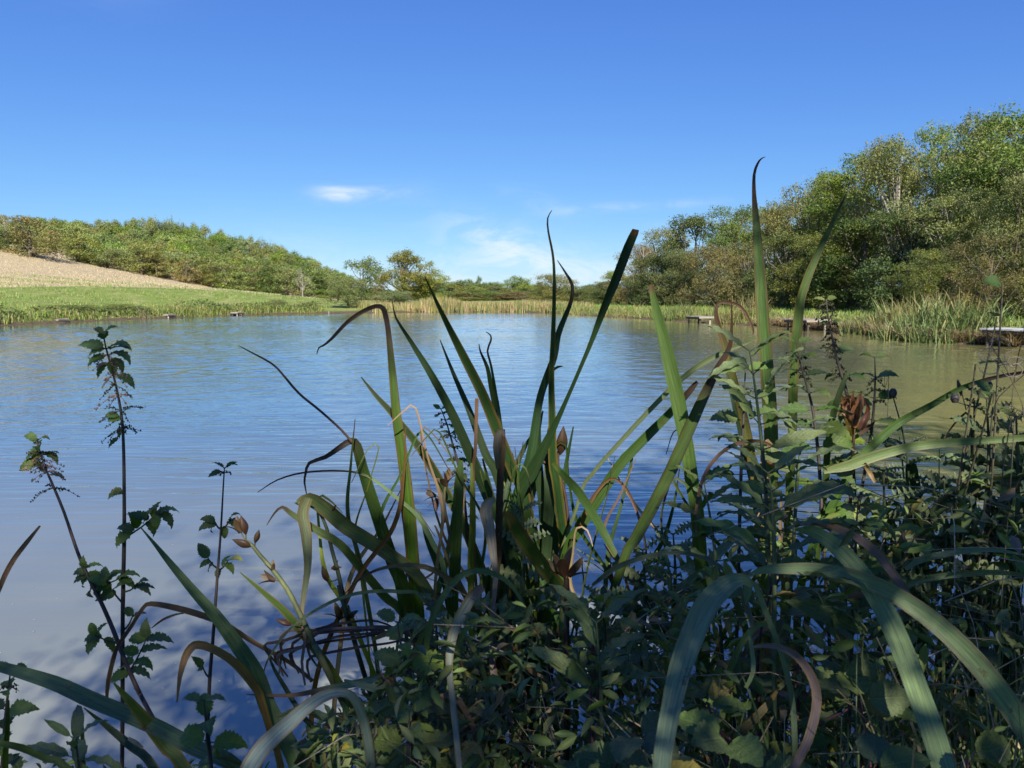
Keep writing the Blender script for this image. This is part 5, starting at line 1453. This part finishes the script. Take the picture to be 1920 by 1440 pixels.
# narrow and withered leaves crossing between the clumps
for pl, rt, x0, x1 in ((I2, r2, 640, 860), (I1, r1, 880, 1090), (I3, r3, 1090, 1330), (I4, r4, 1330, 1500), (I7, r7, 1560, 1900)):
    for k in range(9 if pl is not I1 else 12):
        bx = rng.uniform(x0, x1); lean = rng.normal() * 75; by = rng.uniform(1080, 1180); hh = rng.uniform(90, 330)
        w = rng.uniform(4, 10); dd = rng.uniform(1.42, 1.64)
        dry = rng.random()
        cc = lerp3(DEEP, GRN, rng.random()) if dry < .5 else (lerp3(BRN, TAN, rng.random()) if dry < .85 else YGR)
        bend = rng.normal() * 30
        tr = [(bx + lean, by - hh, 1.5), (bx + lean * .8 + bend * .5, by - hh * .72, w * .6), (bx + lean * .45 + bend, by - hh * .4, w), (bx, by, w)]
        if rng.random() < .35:      # snapped tip hanging down
            sg = rng.choice([-1, 1]); tr = [(bx + lean + sg * rng.uniform(30, 70), by - hh + rng.uniform(20, 70), 1.5), (bx + lean + sg * 20, by - hh + 4, w * .5)] + [(bx + lean, by - hh, w * .6)] + tr[1:]
        strap(pl, tr, dd - .03, dd, cc, DBR, .12 if dry < .5 else 0, gp(bx - lean * .2, dd), None)

# ------------------------------------------------------------------ nettles
NETG = 'stinging nettles on the near bank'
PINK, DSEED = (.30, .20, .17), (.055, .055, .03)
o = leafy_stalk('nettle', 'tallest nettle, standing alone at left against the water, seed tassels down its upper stem', 'nettle',
    [(193, 622), (198, 650), (209, 690), (221, 740), (229, 790), (232, 850), (233, 930), (233, 1000), (231, 1100), (230, 1200), (230, 1320), (229, 1440)], 1.5, 7, 'nettle',
    [(.006, 26, 55), (.02, 34, 35), (.04, 44, 12)], (.05, .04, .035), NETG,
    [(.055, 26, PINK), (.075, 30, PINK), (.10, 32, PINK), (.125, 40, DSEED), (.15, 40, PINK), (.185, 44, DSEED), (.205, 42, DSEED), (.225, 34, DSEED)],
    [(206, 655, 10, 42, 4, .3, .2), (212, 660, -18, 40, 1, .2, .2), (210, 672, -38, 34, 0, .2, .2), (196, 655, 195, 36, 1, .2, .1), (196, 668, 205, 40, 1, .2, .2), (200, 680, 232, 32, 2, .3, .2), (207, 676, -75, 30, 2, .3, .1),
     (222, 702, -30, 38, 4, .1, .2), (222, 780, 170, 26, 0, .4, .2), (226, 784, 185, 28, 0, .5, .1), (228, 776, 40, 20, 2, .2, .2), (222, 822, 215, 26, 2, .2, .1), (228, 800, 250, 22, 2, .2, .1),
     (231, 925, 170, 20, 3, .2, .2), (229, 918, 205, 32, 3, .3, .1)], dbase=1.5)
sprig(o, 232, 1010, 300, 958, 1.5, 'nettle', [(.25, 215, 44, .3), (.4, 100, 34, .2), (.55, 60, 40, .2), (.6, -60, 36, .2), (.7, 150, 36, .1), (.85, 20, 42, .2), (.95, -30, 40, .3), (.9, -85, 30, .2), (.3, 160, 34, .2), (.78, 75, 30, .2)])
sprig(o, 229, 1130, 200, 1090, 1.5, 'nettle', [(.4, 190, 44, .2), (.7, 170, 42, .3), (.9, 150, 38, .2), (.6, 35, 40, .2), (.95, 60, 34, .1), (1, 110, 30, .2)])
sprig(o, 231, 1110, 258, 1096, 1.5, 'nettle', [(.6, 5, 36, .2), (.9, 40, 34, .1), (.9, -25, 30, .3)])
sprig(o, 222, 1206, 178, 1190, 1.5, 'nettle', [(.7, 180, 34, .2), (.8, 230, 38, .2), (1, 120, 26, .1), (.9, 60, 28, .2), (.6, -60, 34, .2)])
sprig(o, 236, 1270, 276, 1195, 1.5, 'nettle', [(.35, 190, 40, .2), (.4, 0, 40, .2), (.6, 165, 36, .2), (.65, 10, 42, .2), (.9, 170, 40, .2), (.95, 0, 46, .2), (1, 95, 34, .1), (.15, 200, 38, .3), (.2, -30, 40, .2)])
sprig(o, 234, 1180, 250, 1152, 1.5, 'nettle', [(.8, 30, 28, .2), (.9, 140, 26, .2)])
o = leafy_stalk('nettle', 'leaning nettle at the far left, its drooping head full of pinkish seed', 'nettle',
    [(68, 826), (76, 850), (86, 880), (95, 900), (120, 960), (142, 1025), (160, 1070), (190, 1130), (212, 1180), (235, 1240), (262, 1300), (286, 1345)], 1.55, 7, 'nettle',
    [(.004, 26, 40), (.02, 30, 10)], (.075, .05, .042), NETG,
    [(.05, 30, DSEED), (.075, 34, PINK), (.10, 36, PINK), (.12, 32, PINK), (.185, 42, DSEED)],
    [(72, 842, 215, 34, 2, .2, .1), (76, 852, 225, 36, 3, .4, .1), (80, 850, -15, 36, 0, .3, .2), (70, 866, 200, 38, 2, .7, .1), (84, 852, 20, 30, 2, .6, .2), (92, 890, 0, 30, 3, .3, .2), (86, 884, 120, 26, 3, .2, .2), (66, 828, 110, 22, 0, .3, .1)], dbase=1.45)
sprig(o, 168, 1085, 160, 1064, 1.5, 'nettle', [(.3, 200, 32, .2), (.6, 180, 30, .2), (.5, -15, 32, .2), (.9, 20, 28, .2), (1, 90, 24, .2), (.2, 225, 30, .3)])
sprig(o, 172, 1100, 230, 1082, 1.5, 'nettle', [(.1, 225, 36, .2), (.4, 240, 44, .2), (.5, 40, 36, .2), (.8, 20, 40, .2), (.9, -20, 34, .2)])
o = leafy_stalk('nettle', 'short thin nettle right of the tallest one, sparse leaf pairs near pods', 'nettle',
    [(421, 876), (419, 905), (416, 960), (413, 1010), (409, 1060), (404, 1130), (399, 1200), (394, 1260), (391, 1320), (388, 1400)], 1.45, 6, 'nettle',
    [(.004, 22, 30)], (.05, .04, .035), NETG, [(.02, 14, DSEED)],
    [(414, 884, 195, 24, 2, .3, .2), (424, 874, 20, 22, 2, .3, .2)], dbase=1.4)
sprig(o, 414, 992, 402, 976, 1.45, 'nettle', [(.6, 185, 34, .2), (.9, 160, 28, .2), (.7, 225, 26, .2)])
sprig(o, 414, 992, 432, 974, 1.45, 'nettle', [(.6, 10, 30, .2), (.9, 50, 26, .2), (.8, -40, 26, .2), (.3, -80, 24, .2)])
sprig(o, 409, 1066, 390, 1046, 1.45, 'nettle', [(1, 130, 34, .2), (.7, 200, 24, .2), (.5, 225, 24, .2)])
sprig(o, 409, 1070, 428, 1050, 1.45, 'nettle', [(1, 20, 34, .2), (.7, -30, 26, .2), (.4, 60, 24, .2), (.2, 250, 22, .2)])
sprig(o, 392, 1270, 380, 1250, 1.42, 'nettle', [(1, 120, 26, .2), (.8, 190, 18, .2)])

def nettle_auto(label, trace, d, wpx, n, L0, L1, tas, group=NETG, tint=(.06, .05, .04), dbase=None, kind='nettle', name='nettle', t1=.95, dr=(20, -5)):
    nodes = [(.01 + (t1 - .01) * (i / max(1, n - 1)) ** 1.05, L0 + (L1 - L0) * min(1, i / max(1, n - 1) * 1.7), dr[0] + (dr[1] - dr[0]) * i / max(1, n - 1)) for i in range(n)]
    return leafy_stalk(name, label, name.replace('_', ' '), trace, d, wpx, kind, nodes, tint, group, [(t, 22, DSEED) for t in tas], dbase=dbase)
nettle_auto('slim nettle with evenly spaced leaf pairs just left of the rusty dead leaves', [(1493, 640), (1500, 680), (1512, 720), (1524, 770), (1532, 830), (1537, 890), (1541, 960)], 1.42, 6, 10, 26, 58, (.1, .16, .22))
nettle_auto('seeding nettle with a grey tangled head in front of the right bank iris beds', [(1549, 560), (1552, 590), (1558, 620), (1566, 660), (1574, 690), (1588, 740), (1596, 800), (1600, 880)], 1.5, 6, 7, 18, 42, (.03, .07, .11, .15, .19, .23, .27, .31, .35, .4, .45))
nettle_auto('small nettle with a neat pointed tip standing over the olive water', [(1640, 668), (1641, 700), (1640, 740), (1637, 780), (1632, 820), (1622, 880)], 1.46, 5, 6, 22, 62, (.2, .3, .4))
nettle_auto('nettle with big drooping leaves beside the tallest iris blade', [(1398, 690), (1396, 730), (1394, 780), (1391, 850), (1388, 930), (1386, 1010)], 1.3, 6, 7, 40, 74, (.12, .2))
nettle_auto('leafy nettle low in the tangle under the level sunlit leaf', [(1610, 930), (1606, 980), (1604, 1040), (1600, 1110), (1598, 1180)], 1.15, 6, 8, 34, 64, (.2,))
nettle_auto('blurred nettle at bottom left in front of the crossing iris leaves', [(382, 1312), (386, 1350), (391, 1390), (396, 1440)], .92, 7, 4, 40, 74, ())
nettle_auto('soft-focus nettle at bottom centre with pale serrated leaves', [(745, 1165), (752, 1210), (768, 1260), (775, 1330), (780, 1430)], 1.08, 7, 7, 44, 84, (.35, .5))
nettle_auto('yellowish nettle shoot close to the bottom edge left of centre', [(768, 1330), (766, 1380), (764, 1440)], 1.0, 6, 4, 36, 80, ())
nettle_auto('slender nettle behind the middle iris with a tight narrow spike', [(826, 765), (838, 795), (848, 830), (858, 865), (868, 910), (875, 980)], 1.62, 5, 9, 14, 22, (.05, .15, .25, .35, .45, .55, .65))
nettle_auto('nettle tip half hidden at the left edge above the sweeping iris leaf', [(20, 1255), (15, 1300), (10, 1350), (5, 1420)], 1.15, 6, 5, 34, 52, (.2,))

# ------------------------------------------------------------------ willowherb-like plants with long narrow leaves
WH = 'narrow-leaved bank herbs'
def herb(label, trace, d, wpx, n, L0, L1, dbase=None, dr=(45, 0), t1=.95):
    return nettle_auto(label, trace, d, wpx, n, L0, L1, (), WH, (.07, .10, .045), dbase, 'lance', 'willowherb', t1, dr)

o = herb('tall grey-green willowherb in front of the tallest iris blade', [(1405, 655), (1412, 700), (1420, 760), (1428, 830), (1436, 920), (1440, 1010)], 1.2, 7, 8, 80, 105)
for (px, row, deg, L, roll) in ((1408, 668, 35, 88, .3), (1400, 672, 205, 84, .1), (1436, 727, 52, 104, .5), (1402, 690, 190, 66, .2)):
    put_leaf(o, 'lance', P(px, row, 1.2), img_dir(deg, .1), L / F * 1.2, variant=1, roll=roll)
herb('broad-leaved grey-green willowherb at the heart of the right-hand tangle', [(1440, 885), (1446, 920), (1450, 980), (1452, 1050), (1452, 1130)], 1.02, 8, 7, 90, 150)
herb('willowherb leaning right below the rusty dead leaves', [(1500, 800), (1500, 850), (1494, 910), (1490, 980)], 1.25, 6, 6, 60, 110)
herb('willowherb at bottom centre with one upright pointed leaf', [(1118, 1165), (1122, 1220), (1126, 1290), (1128, 1360), (1130, 1440)], 1.0, 8, 5, 96, 130, dr=(60, -10))
herb('willowherb rosette by the bottom edge left of centre', [(632, 1365), (634, 1400), (636, 1440)], 1.05, 7, 4, 50, 100)
herb('bright willowherb cluster in the bottom left corner', [(140, 1385), (142, 1410), (146, 1445)], .95, 8, 4, 60, 110)
herb('willowherb with twisted leaves in the dark tangle right of bottom centre', [(1320, 905), (1330, 960), (1340, 1030), (1345, 1100)], 1.3, 6, 6, 60, 90)
herb('dark willowherb under the two arching iris leaves', [(1620, 1180), (1615, 1240), (1610, 1320), (1608, 1400)], 1.0, 7, 6, 70, 110)

# ------------------------------------------------------------------ thistles
def thistle(label, px, row, d, h_px, n, L, seed_head=None):
    o = leafy_stalk('thistle', label, 'thistle', [(px, row), (px + 4, row + h_px * .33), (px + 2, row + h_px * .66), (px - 2, row + h_px)], d, 8, 'thistle',
                    [(.01 + .95 * (i / (n - 1)), L * (.45 + .6 * min(1, i / (n - 1) * 1.8)), 35 - 40 * i / (n - 1)) for i in range(n)], (.06, .085, .035), 'thistles on the near bank')
    if seed_head is not None:
        for (sx, sy) in seed_head:
            a = P(px, row + 20, d); b = P(sx, sy, d)
            stem_of(o, [a, (a + b) / 2 + Vector((.004, 0, -.004)), b], [.0018, .0015, .0012], (.06, .07, .04), 'flower_stalk', 5)
            mb = MB(); V, U = [], []
            for i in range(7):
                t = i / 6; rad = .0075 * math.sin(math.pi * (.15 + .7 * t)) ** .8
                for k in range(9):
                    an = 2 * math.pi * k / 9; V.append(b + Vector((rad * math.cos(an), rad * math.sin(an), .017 * t - .003)) - o.location); U.append((0, 0))
            mb.add(V, [(i * 9 + k, i * 9 + (k + 1) % 9, (i + 1) * 9 + (k + 1) % 9, (i + 1) * 9 + k) for i in range(6) for k in range(9)], (.09, .075, .075), U)
            link('flower_head', mb.mesh('flower_head', M_STEM), o)
    return o
thistle('grey-green spiny thistle right of the two broad left-centre iris blades', 815, 1125, 1.25, 260, 9, 74)
thistle('thistle top between the middle iris and its seed pods', 978, 955, 1.4, 260, 9, 70)
thistle('spreading thistle on the water edge below the crossing blades', 1205, 1030, 1.42, 200, 8, 84)
thistle('dark thistle right of the crossing blades, close over the water', 1262, 1000, 1.45, 200, 7, 74)
thistle('thistle low between the seed pods and the pale drooping leaf', 1130, 1120, 1.2, 220, 8, 80)
thistle('thistle with a closed purple bud over the olive water', 1700, 835, 1.45, 240, 8, 76, [(1674, 742)])
thistle('dense dark thistle under the level sunlit leaf', 1655, 880, 1.4, 240, 9, 74)
thistle('spiny thistle high on the right with two grey flower heads', 1850, 745, 1.35, 300, 10, 76, [(1852, 728), (1790, 752)])
thistle('thistle at the right edge tangled with dead stems', 1905, 780, 1.3, 300, 9, 84)
thistle('thistle in the middle of the right-hand tangle below the bud', 1770, 905, 1.35, 260, 9, 84)
thistle('small thistle at bottom left of the limp grey leaf', 870, 1250, 1.15, 170, 7, 72)

# ------------------------------------------------------------------ brambles and other broad low leaves
def bramble(label, px, row, d, spread, n, L, kind='bramble', name='bramble', cat='bramble', group='brambles on the near bank', tint=(.10, .045, .06)):
    top = P(px, row, d); f = foot(top + Vector((0, .05, 0)))
    o = thing(name, f, label, cat, group)
    for q in range(max(2, n // 3)):
        an = rng.random() * 6.28
        tipp = top + Vector((math.cos(an) * spread / F * d * rng.uniform(.3, 1), math.sin(an) * .10 - .02, rng.uniform(-.10, .04)))
        mid = (f + tipp) / 2 + Vector((rng.normal() * .03, rng.normal() * .03, .10))
        stem_of(o, [f, mid, tipp], [.003, .0024, .0014], tint, 'cane', 5)
        for t in (.45, .7, 1.0):
            p = on_path([f, mid, tipp], t) 
            d0 = Vector((rng.normal(), rng.normal() * .6 - .3, rng.uniform(-.1, .5))).normalized()
            ln = .8 * L / F * d * rng.uniform(.75, 1.15)
            sidev = d0.cross(Vector((0, 0, 1))).normalized()
            for dv in ((d0,) if kind == 'round' else (d0, (d0 * .35 + sidev).normalized(), (d0 * .35 - sidev).normalized())):
                put_leaf(o, kind, p + dv * ln * .18, dv, ln, roll=rng.normal() * .35)
    return o
bramble('dark bramble with rounded leaves at the bottom edge right of centre', 1095, 1330, .92, 130, 9, 120)
bramble('large-leaved bramble in the deep shade at bottom centre', 1160, 1290, .95, 110, 8, 120)
bramble('bramble in shadow right of the broad pale drooping leaf', 1375, 1320, .9, 130, 9, 105)
bramble('bramble beneath the arching blue-green leaves', 1540, 1130, 1.05, 130, 9, 90)
bramble('bramble in the bottom right corner under the arching leaf', 1640, 1350, .9, 140, 9, 105)
bramble('bramble spray at the right edge behind the arching leaf', 1860, 1160, 1.1, 110, 8, 100)
bramble('bramble low in the middle of the tangle left of the broad pale leaf', 1200, 1190, 1.15, 110, 8, 80)
bramble('bramble by the bottom edge between pale bent leaf and limp grey leaf', 730, 1400, 1.0, 110, 7, 80)
bramble('bramble beside the bottom edge left of centre', 960, 1400, .95, 120, 8, 95)
bramble('broad bright-leaved dock lit through a gap at lower right', 1680, 1300, 1.18, 100, 9, 120, 'round', 'dock', 'dock', None, (.10, .11, .04))
bramble('yellowing round-leaved dock at the bottom edge, lower right', 1555, 1395, .95, 90, 6, 90, 'round', 'dock', 'dock', None, (.10, .11, .04))
bramble('round-leaved climber over the right edge above the level leaf', 1880, 650, 1.25, 80, 7, 44, 'round', 'climbing_plant', 'climber', None, (.09, .08, .05))
bramble('round-leaved climber hanging at the right edge before the shrubs', 1905, 560, 1.25, 50, 6, 40, 'round', 'climbing_plant', 'climber', None, (.09, .08, .05))
bramble('round-leaved climber beside the grey flower heads at right', 1880, 770, 1.3, 90, 8, 46, 'round', 'climbing_plant', 'climber', None, (.09, .08, .05))

# rusty dead dock head
o = thing('dead_leaf', foot(P(1600, 900, 1.44)), 'crumpled rust-brown dead leaves standing among the right-hand nettles', 'dead leaf')
stem_of(o, [P(1598, 770, 1.44), P(1600, 830, 1.44), foot(P(1600, 900, 1.44))], [.002, .003, .004], (0.077, 0.044, 0.028))
for (tr, cc) in (([(1578, 742, 6), (1586, 762, 26), (1596, 786, 34), (1606, 800, 14)], (0.165, 0.072, 0.033)), ([(1612, 738, 8), (1610, 758, 30), (1604, 782, 30), (1598, 800, 12)], (0.187, 0.083, 0.036)),
                 ([(1630, 772, 6), (1622, 786, 20), (1612, 806, 14)], (0.066, 0.028, 0.019)), ([(1590, 750, 4), (1580, 764, 12), (1572, 780, 4)], (0.121, 0.066, 0.044)), ([(1586, 780, 8), (1594, 800, 20), (1598, 818, 10)], (0.110, 0.072, 0.017)), ([(1566, 772, 2), (1582, 770, 8), (1600, 778, 10)], (0.143, 0.083, 0.055)), ([(1620, 748, 3), (1628, 768, 12), (1618, 792, 12)], (0.154, 0.061, 0.028)), ([(1640, 790, 3), (1630, 802, 14), (1612, 812, 10)], (0.055, 0.028, 0.022)), ([(1572, 752, 3), (1590, 744, 9), (1606, 750, 12), (1612, 764, 8)], (0.088, 0.039, 0.022)), ([(1600, 736, 3), (1598, 756, 14), (1602, 776, 10)], (0.198, 0.099, 0.050))):
    strap(o, [(a_, b_, w_ * .72) for a_, b_, w_ in tr], 1.43, 1.44, tuple(1.5 * v for v in cc), None, 0, None, rng.normal() * .4, flute=.35, name='dead_leaf_blade', keel=.35)
# wiry dead stems at the right edge
o = thing('withered_vine', foot(P(1905, 760, 1.2)), 'tangled withered vine of thin grey stems hanging at the right edge', 'vine')
for k in range(4):
    x0, y0 = rng.uniform(1895, 1935), rng.uniform(400, 640)
    pts = [P(x0 + rng.normal() * 14, y0, 1.22)]
    for j in range(1, 5):
        pts.append(P(x0 + rng.normal() * 26 - 14 * math.sin(j * 1.7 + k), y0 + (900 - y0) * j / 4.5, 1.22 + rng.normal() * .03))
    stem_of(o, pts + [foot(pts[-1])], [.0005, .0006, .0008, .0009, .001, .001], lerp3((.05, .045, .03), (.12, .10, .07), rng.random()), 'dead_stem', 4)
for k in range(10):
    x0, y0 = rng.uniform(1845, 1910), rng.uniform(640, 700)
    an = rng.random() * 6
    stem_of(o, [P(x0 + 16 * math.cos(an + j * 1.1) * (1 + .1 * j), y0 + 14 * math.sin(an + j * 1.1), 1.2 + .005 * j) for j in range(5)], [.0007] * 5, (.22, .19, .16), 'tendril', 4)
# grass stalks with narrow heads
for k, (px, row, bx, by, d, lab) in enumerate(((1797, 712, 1826, 825, 1.36, 'single dark grass stalk with a narrow head over the olive water'), (1655, 672, 1664, 785, 1.45, 'hair-thin dry stalk standing over the olive water'))):
    o = thing('grass_stalk', foot(P(bx, by + 60, d)), lab, 'grass stalk')
    pts = [P(px, row, d), P((px + bx) / 2, (row + by) / 2, d), P(bx, by, d), foot(P(bx, by + 60, d))]
    stem_of(o, pts, [.0007, .0012, .0014, .0016] if k == 0 else [.0004, .0005, .0006, .0008], (.07, .05, .035) if k == 0 else (.30, .24, .16))
    if k == 0: stem_of(o, [P(1795, 712, d), P(1799, 726, d), P(1803, 742, d)], [.001, .0042, .002], (.11, .08, .05), 'seed_head', 6)

# ------------------------------------------------------------------ low growth between the plants (massed)
n = 6000
px = np.concatenate([rng.uniform(560, 2050, n - 450), rng.uniform(-120, 560, 450)])
d = rng.uniform(.95, 1.75, n)
toprow = np.interp(px, [-120, 60, 300, 520, 640, 760, 900, 1050, 1200, 1330, 1450, 1600, 1750, 1920, 2050], [1430, 1420, 1440, 1400, 1330, 1220, 1140, 1120, 1110, 1060, 960, 950, 930, 860, 840])
row = toprow + (1560 - toprow) * rng.random(n) ** .9
pts = np.array([tuple(P(a, b, e)) for a, b, e in zip(px, row, d)])
g = ground_h(pts[:, 0], pts[:, 1])
keep = (pts[:, 2] > np.maximum(g, 0) + .01) & (lake_sd(pts[:, 0], pts[:, 1]) > -.35)
pts = pts[keep]
nr = rand_unit(len(pts)) * .8 + np.array([0, -.25, .8]); nr /= np.linalg.norm(nr, axis=1, keepdims=True)
V, Fq = leaf_hex(pts, nr, rng.uniform(.006, .021, len(pts)), .36, .2)
T = np.repeat(np.array([(.125, .175, .050), (.155, .205, .060), (.10, .14, .042), (.24, .22, .06), (.25, .17, .085)])[rng.choice(5, len(pts), p=[.36, .28, .22, .08, .06])], 6, 0)
link('undergrowth', np_mesh('undergrowth', V, Fq, M_MASS, T), kind='stuff')
# thin grass and dead stems rising from the bank
n = 2800
px = np.concatenate([rng.uniform(620, 2050, n - 200), rng.uniform(-150, 620, 200)]); d = rng.uniform(.85, 1.75, n)
pp = np.array([tuple(P(a, 1440, e)) for a, e in zip(px, d)])
pp[:, 2] = np.minimum(ground_h(pp[:, 0], pp[:, 1]), .6) - .02
ok = lake_sd(pp[:, 0], pp[:, 1]) > -.25
pp = pp[ok]; hh = np.interp(px[ok], [-150, 560, 700, 1000, 1500, 2000], [.15, .2, .3, .38, .48, .55]) * rng.uniform(.5, 1.1, ok.sum())
stuff_blades('bank_grass', pp, hh, rng.uniform(.002, .007, len(pp)), rng.normal(0, .3, len(pp)), rng.uniform(.1, .9, len(pp)), [(.14, .19, .05), (.11, .155, .05), (.34, .25, .14), (.18, .22, .10), (.46, .37, .24)], [.28, .2, .22, .16, .14], seg=6)

# straw and dead stems lying tangled through the growth
n = 240
px = rng.uniform(600, 2040, n); d = rng.uniform(.95, 1.7, n)
toprow = np.interp(px, [520, 640, 760, 900, 1050, 1200, 1330, 1450, 1600, 1750, 1920, 2050], [1400, 1330, 1220, 1140, 1120, 1110, 1060, 960, 950, 930, 860, 840])
row = toprow + (1500 - toprow) * rng.random(n)
mb = MB()
for k in range(n):
    p = P(px[k], row[k], d[k])
    if p.z < max(0, G(p.x, p.y)) + .03: continue
    an = rng.random() * 6.28; L = rng.uniform(.05, .20); el = rng.normal() * .5
    v = Vector((math.cos(an), math.sin(an), el)).normalized() * L
    sag = rng.uniform(.0, .3) * L
    r0 = rng.uniform(.0005, .0011)
    cc = lerp3((.12, .09, .055), (.48, .40, .28), rng.random() ** 1.5)
    tube(mb, [p - v, p + Vector((0, 0, sag)), p + v * .5 + Vector((0, 0, sag * .7)), p + v], [r0, r0, r0 * .8, r0 * .4], 3, cc)
link('straw_tangle', mb.mesh('straw_tangle', M_STEM), kind='stuff')
# broad old iris leaves lying across the lower tangle
for k in range(16):
    x0 = rng.uniform(640, 1560); y0 = rng.uniform(1150, 1400); sg = rng.choice([-1, 1]); L = rng.uniform(90, 230); w = rng.uniform(10, 20); dd = rng.uniform(1.02, 1.25)
    pl = I6 if x0 > 1150 else (I11 if x0 < 900 else I1)
    up = rng.uniform(20, 120)
    cc = lerp3(GRN, TEAL, rng.random()) if rng.random() < .6 else lerp3(MAUVE, TAN, rng.random() * .6)
    strap(pl, [(x0 + sg * L, y0 + rng.uniform(-20, 60), 2), (x0 + sg * L * .7, y0 - up * .8, w * .7), (x0 + sg * L * .3, y0 - up, w), (x0, y0, w), (x0 - sg * 20, y0 + 120, w * .9)], dd, dd + .05, cc, BRN, .15, None, None)
